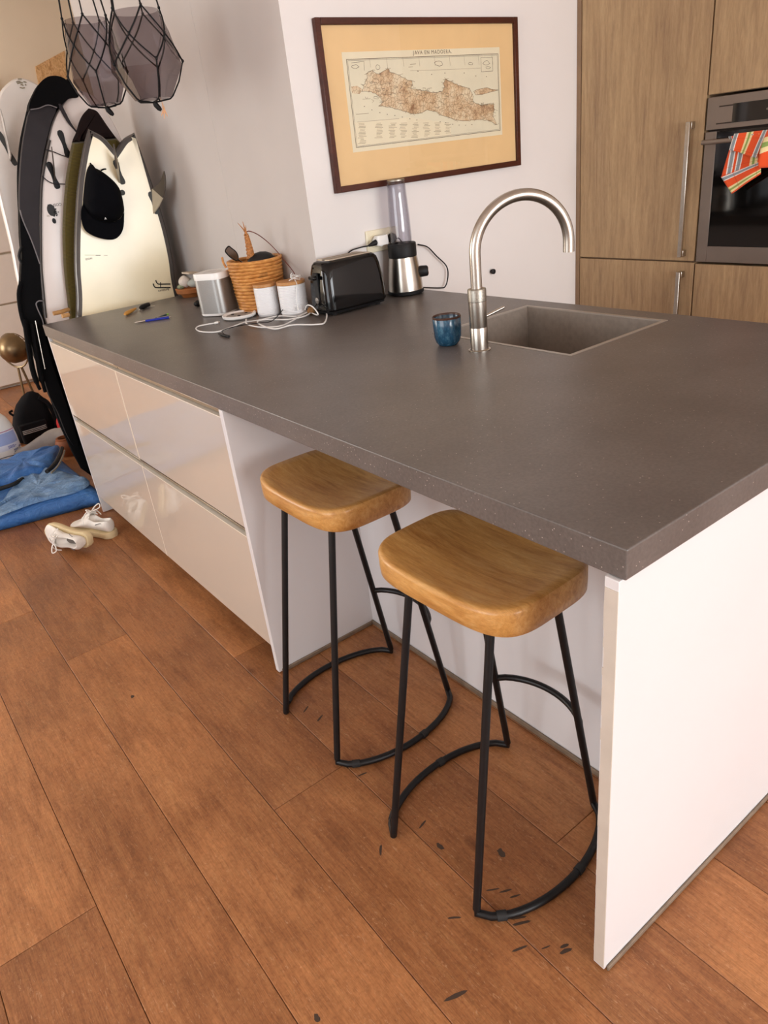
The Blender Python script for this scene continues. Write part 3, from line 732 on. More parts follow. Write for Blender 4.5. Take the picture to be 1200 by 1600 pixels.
for sy in (1.774, 1.822):
    s_ = MB().loft([rect(tx0+.045, tx1-.045, sy-.016, sy+.016, H+.1862), rect(tx0+.045, tx1-.045, sy-.016, sy+.016, H+.1885), rect(tx0+.050, tx1-.050, sy-.012, sy+.012, H+.1885), rect(tx0+.052, tx1-.052, sy-.011, sy+.011, H+.1868)]).build('slot', m_alu, to)
bx('lever_track', m_black_mat, (tx0-.002, tx0+.006, 1.785, 1.811, H+.05, H+.15), to, .002)
bx('lever', m_black_gloss, (tx0-.020, tx0-.003, 1.780, 1.816, H+.128, H+.142), to, .004)
MB().tube([(tx0-.006, 1.798, H+.055), (tx0+.004, 1.798, H+.055)], .011, 16).build('dial', m_chrome, to)

# blender
BX, BY = 1.098, 1.800
bl = thing('blender', 'personal blender with steel base and tall clear cup', 'blender', (BX, BY, H))
MB().lathe([(0.0, H+.002), (.058, H+.002), (.070, H+.006), (.071, H+.016), (.068, H+.018)], (BX, BY, 0), 40).build('base_ring', m_black_mat, bl)
MB().lathe([(.0675, H+.018), (.066, H+.05), (.060, H+.10), (.0545, H+.140), (.052, H+.142)], (BX, BY, 0), 40).build('steel_body', m_steel, bl)
MB().lathe([(.054, H+.142), (.0545, H+.145), (.0545, H+.187), (.052, H+.190), (.040, H+.190)], (BX, BY, 0), 40).build('collar', m_black_mat, bl)
MB().lathe([(.040, H+.188), (.0405, H+.205), (.0395, H+.27), (.0365, H+.34), (.0335, H+.398), (.0315, H+.405), (.029, H+.4055), (.0305, H+.40), (.0335, H+.34), (.0365, H+.27), (.0375, H+.206), (.037, H+.19)], (BX, BY, 0), 40).build('cup', m_jar, bl)
MB().lathe([(.032, H+.4056), (.033, H+.4065), (.033, H+.411), (.030, H+.413), (.0, H+.413)], (BX, BY, 0), 32).build('cup_rim', m_steel_dark, bl)
kd = Vector((0.82, -0.57, 0)).normalized(); kc = Vector((BX, BY, H+.078))
MB().tube([kc+kd*.058, kc+kd*.066, kc+kd*.088, kc+kd*.092], [.020, .0215, .020, .017], 20).build('knob', m_black_mat, bl)
MB().tube([kc+kd*.0915, kc+kd*.0935], [.0155, .0145], 20).build('knob_cap', m_chrome, bl)
cp = [Vector((BX+.05, BY+.045, H+.17))]+[at(x, y, 1, YW-.02) for x, y in [(668, 386), (682, 400), (697, 415), (700, 430), (696, 447), (686, 450)]]
cp = [at(653, 382, 1, 1.85)]+cp[1:]+[Vector((BX+.066, BY+.02, H+.012))]
MB().tube(spline(cp, 6), .0026, 8).build('power_cord', m_cord_b, bl)
# white adapter plugged into the socket, with the toaster's cord
ad_o = thing('plug_adapter', 'white plug adapter with a black cord in the cream socket', 'plug', (1.05, YW-.03, 1.09))
a = Vector((1.0275, YW-.0125, 1.126)); b = Vector((1.052, YW-.062, 1.108))
MB().tube([Vector((1.03, YW-.013, 1.126)), Vector((1.03, YW-.03, 1.126)), Vector((1.033, YW-.045, 1.124))], [.018, .0185, .017], 20).build('adapter_body', m_white_pl, ad_o)
MB().loft([rrect(1.006, 1.058, YW-.058, YW-.032, 1.113, .008), rrect(1.004, 1.060, YW-.060, YW-.031, 1.122, .01), rrect(1.006, 1.058, YW-.058, YW-.032, 1.147, .008)]).build('adapter_block', m_white_pl, ad_o)
pc = [Vector((1.006, YW-.045, 1.126)), Vector((.992, YW-.044, 1.123)), Vector((.974, YW-.040, 1.118))]
MB().tube(pc, [.011, .009, .004], 12).build('plug', m_black_mat, ad_o)
MB().tube(spline([pc[-1], (.94, YW-.025, 1.116), (.900, YW-.010, 1.105), (.86, YW-.0075, 1.06), (.855, YW-.0075, .98), (.85, YW-.0075, .935)], 6), .0024, 8).build('cord', m_cord_b, ad_o)
bp = thing('black_plug', 'black plug in the right outlet behind the blender cup', 'plug', (1.105, YW-.03, 1.12))
MB().tube([Vector((1.105, YW-.0125, 1.126)), Vector((1.106, YW-.027, 1.126)), Vector((1.108, YW-.036, 1.125))], [.0185, .0165, .007], 18).build('plug_body', m_black_mat, bp)
MB().tube(spline([(1.108, YW-.035, 1.125), (1.130, YW-.034, 1.118), (1.15, YW-.028, 1.08), (1.145, YW-.02, 1.0)], 6), .0025, 8).build('cord', m_cord_b, bp)

# mug
MX, MY = 0.633, 1.045
t = NT('blue_reactive_glaze'); v = t.coord('Object'); nz = t.noise(t.coord('Object', (1, 1, .45)), 120, 5, .7); nb = t.noise(v, 25, 3)
c = t.mix(t.ramp(nz, [(.32, lin('0F2A40')), (.52, lin('1F4A66')), (.72, lin('5E8798'))]), t.ramp(nb, [(.3, lin('15354D')), (.7, lin('2F6079'))]), .35)
t.col(c).set(rough=.16, spec=.6); m_glaze = t.m
mg = thing('mug', 'handleless blue glazed mug beside the tap', 'mug', (MX, MY, H))
MB().lathe([(0, H+.0004), (.026, H+.0004), (.028, H+.003), (.034, H+.010), (.038, H+.024), (.0395, H+.05), (.0400, H+.078), (.0385, H+.080), (.037, H+.078), (.0362, H+.05), (.034, H+.02), (.024, H+.012), (0, H+.011)], (MX, MY, 0), 48).build('cup', m_glaze, mg, angle=60)
MB().lathe([(.0402, H+.0755), (.0405, H+.079), (.0388, H+.0812), (.0370, H+.079), (.0368, H+.0755)], (MX, MY, 0), 48, caps=False).build('brown_rim', plain('iron_rim', '4A2E22', .3), mg)

# speaker
PX, PY = 0.527, 2.288
sp = thing('speaker', 'grey fabric smart speaker with a white top', 'speaker', (PX, PY, H), (0, 0, 0))
def rsq(h, z, rot, r=.032, n=8):
    o_ = rrect(-h, h, -h, h, 0, r, n); c_, s_ = math.cos(rot), math.sin(rot)
    return [Vector((PX+p.x*c_-p.y*s_, PY+p.x*s_+p.y*c_, z)) for p in o_]
RT = math.radians(30)
MB().loft([rsq(.061, H+.003, RT), rsq(.0628, H+.008, RT), rsq(.0628, H+.012, RT)]).build('base', m_white_pl, sp)
MB().loft([rsq(.0630, H+.012, RT), rsq(.0630, H+.140, RT)]).build('grille', plain('grey_mesh_fabric', 'A19F9C', .40, .8, var=.12, vs=500), sp)
MB().loft([rsq(.0632, H+.140, RT), rsq(.0636, H+.143, RT), rsq(.0636, H+.160, RT), rsq(.062, H+.164, RT), rsq(.050, H+.1645, RT), rsq(.047, H+.163, RT)]).build('top', m_white_pl, sp)
MB().loft([rsq(.03, H+.1632, RT, .012), rsq(.03, H+.1640, RT, .012)]).build('touch_panel', plain('touch_print', 'D9D7D2', .4), sp)

# rattan basket
KX, KY = 0.654, 2.165
t = NT('rattan'); nz = t.noise(t.coord('Object', (1, 1, 3)), 40, 4); nl = t.noise(t.coord('Object'), 14, 2)
c = t.mix(t.ramp(nz, [(.3, lin('A9682C')), (.6, lin('D0934F')), (.8, lin('E5B574'))]), lin('4A2C16'), t.ramp(nl, [(.62, (0, 0, 0, 1)), (.74, (.7, .7, .7, 1))]))
t.col(c).set(rough=.42, spec=.4); m_rattan = t.m
bk = thing('rattan_basket', 'round rattan coil basket against the grey wall', 'basket', (KX, KY, H))
for i in range(16):
    z = H+.0075+i*.0122; f = i/15; r = .086+.016*f
    MB().tube([(KX+(r+.0008*math.sin(3*a+i))*math.cos(a), KY+(r)*math.sin(a), z+.0012*math.sin(2*a+i)) for a in [2*math.pi*k/40 for k in range(40)]], .0066, 8, True).build('coil', m_rattan, bk)
MB().lathe([(0, H+.002), (.086, H+.002), (.086, H+.008), (0, H+.008)], (KX, KY, 0), 32).build('bottom', m_rattan, bk)
p = at(354, 415, 0, KX-.10)
MB().tube([(KX-.098, KY+.055, H+.175), (KX-.104, KY+.058, H+.195), (KX-.104, KY+.059, H+.215)], .0045, 8).build('handle_stub', m_rattan, bk)

# contents of the basket
zr = H+.195
def inb(x, y): return at(x, y, 1, KY)
sg = thing('sunglasses', 'brown tinted sunglasses sticking out of the basket', 'sunglasses', tuple(inb(366, 405)))
lens_px = [(352, 392), (357, 385), (362, 388), (369, 394), (372, 402), (370, 407), (363, 404), (357, 399)]
L3 = spline([inb(*p) for p in lens_px], 4, True); nrm = (CAM-L3[0]).normalized()
MB().prism(L3, nrm*.003).build('lens', plain('brown_lens', '4A3424', .1, spec=.7), sg)
MB().tube([p+nrm*.0015 for p in L3], .0024, 8, True).build('rim', m_black_gloss, sg)
MB().tube([inb(353, 394), inb(358, 395), inb(371, 405), inb(381, 412)], .0026, 8).build('temple_arm', m_black_gloss, sg)
cs = thing('black_case', 'rounded black case lying in the basket', 'case', tuple(inb(404, 403)))
mb = MB(); rings = []
cc_ = inb(407, 402)+Vector((0, -.005, -.018))
for j in range(9):
    a = math.pi*(j/8)-math.pi/2
    rings.append([cc_+Vector((.062*math.cos(a)*math.cos(b)*1.0, .034*math.cos(a)*math.sin(b), .040*math.sin(a))) for b in [2*math.pi*k/24 for k in range(24)]])
mb.loft(rings).build('case_shell', plain('black_leather', '0B0A0A', .32, spec=.5), cs)
MB().tube([cc_+Vector((.0625*math.cos(b), .0345*math.sin(b), .004)) for b in [2*math.pi*k/24 for k in range(24)]], .0012, 6, True).build('seam', m_black_mat, cs)
br = thing('dried_braid', 'plaited dried-grass braid standing in the basket', 'braid', tuple(inb(393, 400)))
m_straw = plain('dried_grass', 'A9703C', .7, var=.35, vs=90)
cl = [inb(*p) for p in [(393, 405), (391, 392), (388, 378), (385, 366)]]
cls = spline(cl, 8)
for s_ in range(3):
    path = []
    for i, p in enumerate(cls):
        ph = i*.75+s_*2.094; rad = .010*(1-.45*i/len(cls))
        path.append(p+RX*(rad*math.sin(ph))+Vector((0, -.6*rad*math.cos(2*ph), 0)))
    MB().tube(path, [.0085*(1-.55*i/len(path)) for i in range(len(path))], 8).build('strand', m_straw, br)
for e_, b_ in (((371, 348), (380, 358)), ((379, 346), (382, 356)), ((384, 352), (384, 360))):
    MB().tube([cls[-1], inb(*b_), inb(*e_)], [.004, .0025, .0006], 8).build('grass_tip', m_straw, br)
cdp = [inb(384, 366), inb(386, 362), inb(391, 361.5), inb(402, 366), at(417, 377, 0, .735), at(433, 393, 0, .742), at(447, 410, 0, .735), at(458, 424, 0, .72), at(462, 432, 0, .70)]
tag(MB().tube(spline(cdp, 5), .0018, 8).build('brown_cord', plain('brown_cord', '6B2E22', .5)), 'thin reddish-brown cord arching out of the basket', 'cord')

# two ribbed canisters with wooden lids
m_ceram = plain('white_ribbed_ceramic', 'E6E5E6', .3, var=.02)
m_lid = wood('bamboo_lid', 'A87240', 'C08A52', 'CE9C64', (6, 1, 3), .5, True)
def canister(x, y, r, h, label):
    c_ = thing('canister', label, 'canister', (x, y, H), group='ribbed white canisters')
    prof = [(0, H+.0004), (r*.94, H+.0004), (r*.97, H+.004)]; n = 18
    for i in range(n):
        z = H+.008+(h-.022)*i/n; prof += [(r, z), (r*1.0, z+(h-.022)/n*.6), (r*.985, z+(h-.022)/n*.8)]
    prof += [(r*.98, H+h-.013), (0, H+h-.013)]
    MB().lathe(prof, (x, y, 0), 40).build('jar', m_ceram, c_)
    MB().lathe([(r*.9, H+h-.0125), (r*1.01, H+h-.012), (r*1.02, H+h-.004), (r*.99, H+h-.001), (r*.6, H+h), (0, H+h)], (x, y, 0), 40).build('lid', m_lid, c_)
    return c_
canister(.612, 2.040, .043, .118, 'smaller white ribbed canister in front of the basket')
canister(.672, 1.945, .0525, .122, 'larger white ribbed canister with earphones on its lid')
# earphones on the larger canister
ep = thing('earphones', 'bundled white earphones lying on the larger canister lid', 'earphones', (.675, 1.93, H+.122))
rr = random.Random(2)
for k in range(3):
    c0 = Vector((.682+.004*k, 1.925, H+.126+.003*k))
    MB().tube([c0+Vector((.021*math.cos(a+k)*(1+.2*math.sin(3*a)), .017*math.sin(a+k), .004*math.sin(2*a+k)+.001*k)) for a in [2*math.pi*i/20 for i in range(20)]], .0017, 6, True).build('cable_loop', m_cord_w, ep)
MB().tube(spline([(.66, 1.91, H+.128), (.652, 1.90, H+.145), (.66, 1.905, H+.15)], 5), .002, 8).build('jack', m_white_pl, ep)
hd = spline([Vector((.668, 1.905, H+.127)), at(464, 445, 1, 1.885), at(463, 462, 1, 1.882), at(465, 480, 1, 1.880)], 5)
MB().tube(hd, .0012, 6).build('hanging_cable', m_cord_w, ep)
MB().tube([hd[-1], hd[-1]+Vector((0.001, -.002, -.012))], [.004, .003], 10).build('earbud', m_white_pl, ep)

# shallow white tray
dc = at(374, 493, 2, H+.008)
tr = thing('round_tray', 'shallow round white tray with grey inside, in front of the speaker', 'tray', (dc.x, dc.y, H))
MB().lathe([(0, H+.0004), (.056, H+.0004), (.064, H+.006), (.066, H+.014), (.063, H+.016), (.057, H+.011), (0, H+.010)], (dc.x, dc.y, 0), 48).build('dish', m_white_pl, tr)
MB().lathe([(0, H+.0103), (.048, H+.0103), (.050, H+.0112), (0, H+.0125)], (dc.x, dc.y, 0), 40).build('grey_pad', plain('grey_pad', '9E9A95', .6, var=.3, vs=60), tr)
for a in range(3): MB().tube([(dc.x+.03*math.cos(a*2.1), dc.y+.03*math.sin(a*2.1), H+.0118), (dc.x+.03*math.cos(a*2.1), dc.y+.03*math.sin(a*2.1), H+.0135)], .006, 10).build('pad_screw', m_black_mat, tr)

def c4(pts, z=.0035, k=3.529, ox=180, oy=340): return [at(x/k+ox, y/k+oy, 2, H+z) for x, y in pts]
w1 = thing('charging_cable', 'white charging cable with metal plug looping past the tray', 'cable', tuple(at(338, 505, 2, H)))
pth = spline(c4([(548, 582), (500, 590), (458, 600), (446, 614), (475, 629), (560, 630), (640, 604), (715, 577)])+c4([(790, 566), (900, 543), (1000, 545), (1060, 522)], .006)+[Vector((.662, 1.77, H+.012)), Vector((.666, 1.80, H+.035)), Vector((.667, 1.84, H+.040)), Vector((.672, 1.872, H+.02))], 6)
MB().tube(pth, .0024, 8).build('cable', m_cord_w, w1)
a, b, c_ = c4([(548, 582), (566, 578), (582, 574)], .0045)
MB().tube([a, b], .0045, 10).build('plug_grip', m_white_pl, w1); MB().tube([b, c_.lerp(b, .4)], .0032, 8).build('metal_tip', m_chrome, w1)
w2 = MB().tube(spline(c4([(722, 562), (728, 588), (800, 604), (900, 600), (960, 578), (1040, 532), (1100, 514), (1162, 520), (1156, 578), (1100, 590), (980, 592), (880, 614), (800, 590), (786, 572), (830, 562), (950, 562), (1040, 545), (1085, 520)], .0085), 6), .0026, 8)
tag(w2.build('white_cable', m_cord_w), 'thick white cable coiled in loose loops before the canisters', 'cable')
b1 = thing('black_cable', 'thin black cable with a small plug across the white cables', 'cable', tuple(at(355, 525, 2, H)))
pb = c4([(600, 642), (590, 625), (640, 606), (720, 590), (800, 580), (870, 566)], .0125)+[at(447, 478, 2, H+.03), at(463, 460, 2, H+.055), at(471, 475, 2, H+.03), at(480, 484, 2, H+.014)]
MB().tube(spline(pb, 6), .0015, 6).build('cable', m_cord_b, b1)
a, b = c4([(570, 640), (628, 656)], .005); MB().tube([a, a.lerp(b, .35), b], [.003, .005, .0045], 10).build('plug', m_black_mat, b1)

# pen and marker-green pen, keys, bowl, sticks
def pen(x0, y0, x1, y1, mats, label, name='pen', r=.0045):
    A = at(x0, y0, 2, H+r+.0003); B = at(x1, y1, 2, H+r+.0003)
    t_ = thing(name, label, 'pen', tuple(A))
    MB().tube([A.lerp(B, 0), A.lerp(B, .08), A.lerp(B, .30)], [.0008, .0028, r], 12).build('tip', mats[0], t_)
    MB().tube([A.lerp(B, .30), A.lerp(B, .95)], [r, r], 12).build('barrel', mats[1], t_)
    MB().tube([A.lerp(B, .95), B], [.0028, .0026], 10).build('button', mats[0], t_)
    u = (B-A).normalized(); cpt = A.lerp(B, .62)+Vector((0, 0, r+.0012))
    MB().tube([cpt, A.lerp(B, .94)+Vector((0, 0, r+.0012))], .0012, 6).build('clip', mats[0], t_)
pen(210, 504, 267, 495.5, (m_chrome, plain('blue_plastic', '1B2F9A', .3)), 'blue ballpoint pen with a silver tip on the worktop')
A = at(240, 499, 2, H+.004); B = at(263, 490.5, 2, H+.004)
gs = thing('green_pen', 'dark green pen lying just behind the blue pen', 'pen', tuple(A))
MB().tube([A, A.lerp(B, .12), A.lerp(B, .85)], [.001, .0035, .0038], 10).build('barrel', plain('dark_green', '1F3A3C', .4), gs)
MB().tube([A.lerp(B, .85), B], [.0032, .003], 10).build('cap', plain('lime_plastic', '8FC04A', .4), gs)
ky = thing('key_bunch', 'bunch of keys with a tan leather fob on the worktop', 'keys', tuple(at(212, 484, 2, H)))
a, b = at(195, 491, 2, H+.0095), at(212, 482, 2, H+.0095)
MB().tube([a, a.lerp(b, .15), a.lerp(b, .6), b], [.005, .009, .008, .004], 10).build('leather_fob', plain('tan_leather', 'C98E3E', .5, var=.15), ky)
c0 = at(216, 481, 2, H+.004)
MB().tube(circ(c0, (1, 0, 0), (0, 1, 0), .013, 18), .0011, 6, True).build('ring', m_chrome, ky)
a, b = at(219, 481, 2, H+.011), at(233, 475.5, 2, H+.011)
MB().tube([a, a.lerp(b, .2), a.lerp(b, .9), b], [.006, .0105, .010, .007], 10).build('car_key', m_black_mat, ky)
for (x0, y0, x1, y1) in ((230, 480, 242, 478), (232, 475, 243, 471), (220, 484, 230, 477)):
    a, b = at(x0, y0, 2, H+.003), at(x1, y1, 2, H+.003); u = (b-a).normalized(); w_ = Vector((-u.y, u.x, 0))
    k_ = MB(); k_.prism(circ(a, u, w_, .009, 14), (0, 0, .002)); k_.prism([a+u*.008-w_*.003, b-w_*.003, b+w_*.002, a+u*.008+w_*.004], (0, 0, .002)); k_.build('key', m_chrome, ky, smooth=False)

bc = Vector((.672, 2.885, H))
bo = thing('clay_bowl', 'terracotta bowl of odds and ends by the grey wall', 'bowl', tuple(bc))
m_terra = plain('terracotta', 'A3622F', .6, var=.15)
MB().lathe([(0, H+.0005), (.046, H+.0005), (.055, H+.016), (.058, H+.019), (.070, H+.021), (.073, H+.04), (.069, H+.043), (.064, H+.038), (.05, H+.024), (0, H+.02)], bc.xy.to_3d(), 40).build('dish', m_terra, bo)
def blob(name, c, r, mat, label, cat, sd, sq_=.75):
    rn = random.Random(sd); mb = MB(); rings = []
    ph = [rn.uniform(0, 6) for _ in range(4)]
    for j in range(11):
        a = math.pi*j/10-math.pi/2
        rings.append([Vector(c)+Vector((r[0]*math.cos(a)*math.cos(b)*(1+.12*math.sin(3*b+ph[0]+a)), r[1]*math.cos(a)*math.sin(b)*(1+.12*math.sin(2*b+ph[1])), r[2]*math.sin(a)*(1+.1*math.sin(2*b+ph[2])))) for b in [2*math.pi*k/20 for k in range(20)]])
    return tag(mb.loft(rings).build(name, mat, angle=70), label, cat)
blob('white_stone', bc+Vector((-.018, .012, .068)), (.030, .028, .026), plain('white_stone', 'DED5CB', .6), 'white stone on top of the clay bowl', 'stone', 1)
blob('grey_stone', bc+Vector((.016, -.026, .060)), (.036, .034, .020), plain('grey_stone', 'A9AFA8', .55), 'smooth grey-green stone in the clay bowl', 'stone', 2)
blob('green_sprig', bc+Vector((-.040, .022, .046)), (.018, .018, .011), plain('sage_leaf', '8D9678', .7, var=.5, vs=90), 'small sage-green clump at the bowl edge', 'plant', 3)
cdd = MB(); a = at(292, 428, 1, 2.90); b = at(305, 434, 1, 2.88)
cdd.box(-.035, .035, -.024, .024, -.004, .004)
cd_o = cdd.build('card_box', plain('beige_card', 'CBBBA6', .6), bevel=.001); cd_o.location = bc+Vector((.012, -.006, .1035)); cd_o.rotation_euler = (.1, .12, .4); tag(cd_o, 'flat beige card box on top of the stones', 'box')
blob('black_charger', at(310, 474, 2, H+.0125), (.022, .016, .012), m_black_mat, 'small black charger beside the clay bowl', 'charger', 4)
sg_ = thing('wooden_peg', 'short wooden peg lying at the far edge of the worktop', 'peg', (.13, 2.955, H))
mw = plain('pine', 'B98A55', .6, var=.2, vs=50)
MB().tube([at(83, 490, 2, H+.010), at(95, 487.5, 2, H+.010), at(107, 483.5, 2, H+.010)], [.0095, .0098, .009], 10).build('peg_body', mw, sg_)
MB().tube([at(97, 494, 2, H+.011), at(108, 491.5, 2, H+.011)], [.010, .009], 10).build('peg_end', mw, sg_)
blob('cork_lump', Vector((.690, 1.857, H+.014)), (.016, .016, .0135), plain('cork', '8A6238', .8, var=.4, vs=70), 'small brown cork lump between canister and toaster', 'cork', 6)

# ------------------------------------------------------------------ surfboards beyond the island
def offset(poly, d, nrm):
    """inset a planar outline by d"""
    out = []; n = len(poly)
    c = sum(poly, Vector())/n
    ar = 0
    for i in range(n): ar += (poly[i]-c).cross(poly[(i+1) % n]-c).dot(nrm)
    sg = 1 if ar > 0 else -1
    for i in range(n):
        a, b, e = poly[i-1], poly[i], poly[(i+1) % n]
        t1 = (b-a).normalized(); t2 = (e-b).normalized()
        n1 = nrm.cross(t1)*sg; n2 = nrm.cross(t2)*sg; m_ = (n1+n2)
        if m_.length < 1e-6: m_ = n1
        m_.normalize(); k_ = max(0.45, m_.dot(n1)); out.append(b+m_*(d/k_))
    return out
def slab(poly, nrm, th, rail=0.022):
    """board-like body: front face on the outline's plane, rounded rails"""
    prof = [(rail, 0), (rail*.35, -.07), (rail*.06, -.25), (0, -.5), (rail*.10, -.75), (rail*.45, -.93), (rail, -1)]
    return MB().loft([[p+nrm*(z*th) for p in offset(poly, i_, nrm)] for i_, z in prof])
def plane_pts(px, p0, n): return [atp(x, y, p0, n) for x, y in px]
def on_plane(x, z, p0, n):
    return Vector((x, p0.y-(n.x*(x-p0.x)+n.z*(z-p0.z))/n.y, z))

# --- cream fish board, tail up, in front
n1 = Vector((-.16, -1, .03)).normalized(); p1 = Vector((.43, 3.085, .92))
left = [(139, 200), (132, 225), (127, 252), (122, 285), (119, 325), (117, 370), (117, 420), (120, 467)]
right = [(211, 206), (222, 237), (237, 280), (250, 320), (262, 362), (271, 405), (276, 442)]
L = plane_pts(left, p1, n1)+[on_plane(x, z, p1, n1) for x, z in [(.155, .80), (.115, .58), (.125, .36), (.185, .15)]]
R_ = plane_pts(right, p1, n1)+[on_plane(x, z, p1, n1) for x, z in [(.665, .76), (.620, .52), (.515, .28), (.40, .10)]]
nose = on_plane(.285, .035, p1, n1)
tail = spline(plane_pts([(139, 200), (162, 213), (181, 234)], p1, n1), 5)[1:]+spline(plane_pts([(181, 234), (194, 216), (211, 206)], p1, n1), 5)[1:-1]
edge = spline(L+[nose]+R_[::-1], 5)
fish_poly = edge[::-1]+tail
fish_poly = [p for i, p in enumerate(fish_poly) if (p-fish_poly[i-1]).length > .004]
m_rail = plain('grey_rail', '4A4542', .25, var=.06); m_cream = plain('cream_resin', 'EFE2C0', .22, var=.05, vs=4)
fs = thing('fish_surfboard', 'cream swallow-tail surfboard with dark grey rails standing tail up', 'surfboard', (.285, 3.1, 0))
slab(fish_poly, n1, .060).build('board', m_rail, fs, angle=35)
ins = offset(fish_poly, .024, n1)
MB().add([p+n1*.0008 for p in ins], [tuple(range(len(ins)))]).build('bottom_skin', m_cream, fs, smooth=False, fix=False)
u1 = (on_plane(p1.x+1, p1.z, p1, n1)-p1).normalized(); v1 = n1.cross(u1); v1 = v1 if v1.z > 0 else -v1
def hour(c, u, v, w, h):   # hourglass fin plug outline
    pr_ = [(0, 1), (.7, .93), (1, .72), (.85, .45), (.62, .1), (.66, -.3), (.95, -.62), (.95, -.85), (.6, -.98)]
    pts_ = [(x, y) for x, y in pr_]+[(0, -1)]+[(-x, y) for x, y in pr_[::-1][:-1]]
    return [c+u*(w*x)+v*(h*y) for x, y in pts_]
m_plug = plain('grey_fin_plug', '4A4C4B', .65, spec=.2); m_fin = plain('fin_dark', '4C433B', .4); m_fin2 = plain('fin_honeycomb', 'B9AE98', .4)
def fin_box(cx, cy, w, h, mat, parent, p0, n, u, v, tilt=0):
    c_ = atp(cx, cy, p0, n)+n*.001; uu = u*math.cos(tilt)+v*math.sin(tilt); vv = v*math.cos(tilt)-u*math.sin(tilt)
    return MB().prism(hour(c_, uu, vv, w, h), n*.0015).build('fin_plug', mat, parent, smooth=False)
fin_box(186, 269, .013, .052, m_plug, fs, p1, n1, u1, v1, .10)
fin_box(240, 317, .013, .050, m_plug, fs, p1, n1, u1, v1, .10)
# keel fins: blade stands on the plug along the stringer and leans out of the board
def blade(base0, base1, hgt, cant, parent, th=.007):
    b0, b1 = atp(*base0, p1, n1), atp(*base1, p1, n1)
    out = (n1+u1*cant).normalized()
    def q(f, h): return b0.lerp(b1, f)+out*(hgt*h)
    lo = [q(0, .01), q(.35, .42), q(.75, .75), q(1.3, .05), q(1.25, .01)]
    hi = [q(.75, .75), q(1.1, .92), q(1.5, 1.0), q(1.85, 1.0), q(2.08, .95), q(1.75, .78), q(1.5, .55), q(1.38, .32), q(1.3, .05)]
    side = out.cross((b1-b0).normalized())*th
    f_ = MB().prism([p-side*.5 for p in lo], side).build('fin', m_fin2, parent, bevel=.001)
    MB().prism([p-side*.5 for p in hi], side).build('fin_tip', m_fin, f_, bevel=.001)
blade((240, 334), (238, 304), .105, .45, fs)
blade((187, 286), (184, 258), .105, -.25, fs)
MB().tube([atp(191, 301, p1, n1)+n1*.001, atp(191, 301, p1, n1)+n1*.004], .012, 16).build('leash_plug', m_plug, fs)
# printed logo: two hooked bars with a cross stroke, upside-down script below
lg = lambda x, y: atp(225+x/20, 425+y/20, p1, n1)+n1*.002
m_bk = plain('black_print', '14110F', .6)
for pts_ in ([(820, 375), (480, 378), (420, 360), (385, 315), (365, 255)], [(825, 487), (390, 487), (335, 465), (300, 420), (285, 362)]):
    MB().tube(spline([lg(*p) for p in pts_], 4), .0028, 6).build('logo_bar', m_bk, fs)
MB().tube([lg(512, 320), lg(515, 490)], .0018, 6).build('logo_cross', m_bk, fs)
text_mb('furniture', lg(610, 570), -u1, -v1, .015).build('logo_script', m_bk, fs, smooth=False, fix=False)
sl = lambda x, y: atp(120+x/17.14, 380+y/17.14, p1, n1)+n1*.0016
MB().tube([sl(215, 318), sl(480, 320)], .0009, 5).build('spec_line', plain('grey_print', '9A917C', .6), fs)
MB().tube([sl(500, 325), sl(635, 325)], .0014, 5).build('spec_line', m_bk, fs)
MB().tube([sl(725, 326), sl(820, 328)], .0010, 5).build('spec_line', MATS['grey_print'], fs)
text_mb('NOSR', sl(318, 415), -u1, -v1, .012).build('spec_text', m_bk, fs, smooth=False, fix=False)

# --- black cap hung on the fish board
cp_ = thing('baseball_cap', 'black baseball cap hanging on the cream surfboard', 'cap', tuple(atp(160, 320, p1, n1)))
kx = lambda x, y, d_=0.0: atp(120+x/7.5, 240+y/7.5, p1, n1)+n1*(.004+d_)
m_felt = plain('black_cotton', '08080C', .9, var=.2, bump=.1, bs=300, spec=.08)
crown = [(162, 122), (200, 165), (260, 195), (340, 250), (430, 330), (490, 410), (520, 500), (540, 600), (546, 690), (500, 760), (430, 800), (340, 805), (240, 780), (150, 730), (95, 650), (70, 580), (80, 440), (95, 300), (118, 190)]
poly = spline([kx(*p) for p in crown], 3, True); cen = kx(300, 500)
rings = []
for s_, h_ in ((1, 0), (1.0, .010), (.97, .030), (.88, .055), (.72, .075), (.5, .088), (.25, .094), (.02, .096)):
    rings.append([cen+(p-cen)*s_+n1*h_ for p in poly])
MB().loft(rings).build('crown', m_felt, cp_, angle=60)
brim_o = [(70, 580), (40, 680), (45, 800), (80, 895), (160, 955), (270, 995), (370, 1008), (440, 995), (500, 940), (535, 850), (546, 690)]
brim_i = [(95, 650), (120, 690), (150, 730), (195, 757), (240, 780), (290, 795), (340, 805), (385, 804), (430, 800), (500, 760), (546, 690)]
mb = MB(); O = [kx(*p) for p in brim_o]; I = [kx(*p) for p in brim_i]
bo_ = spline(O, 3); bi_ = spline(I, 3); nb_ = len(bo_)
mb.grid(lambda u, v: bi_[round(u*(nb_-1))].lerp(bo_[round(u*(nb_-1))], v)+n1*(.018+.030*math.sin(math.pi*u)*(.4+.6*v)), nb_-1, 8)
mb.build('brim', m_felt, cp_, angle=80, solid=.004)
MB().tube([kx(155, 125, .01), kx(165, 125, .012)], [.006, .003], 10).build('button', m_felt, cp_)
MB().tube(spline([kx(270, 205, .03), kx(300, 190, .03), kx(330, 188, .03)], 3), .0035, 6).build('back_strap', m_felt, cp_)
text_mb('A', kx(310, 765, .062), u1, v1, .014).build('badge', m_white_pl, cp_, smooth=False, fix=False)
rings = []
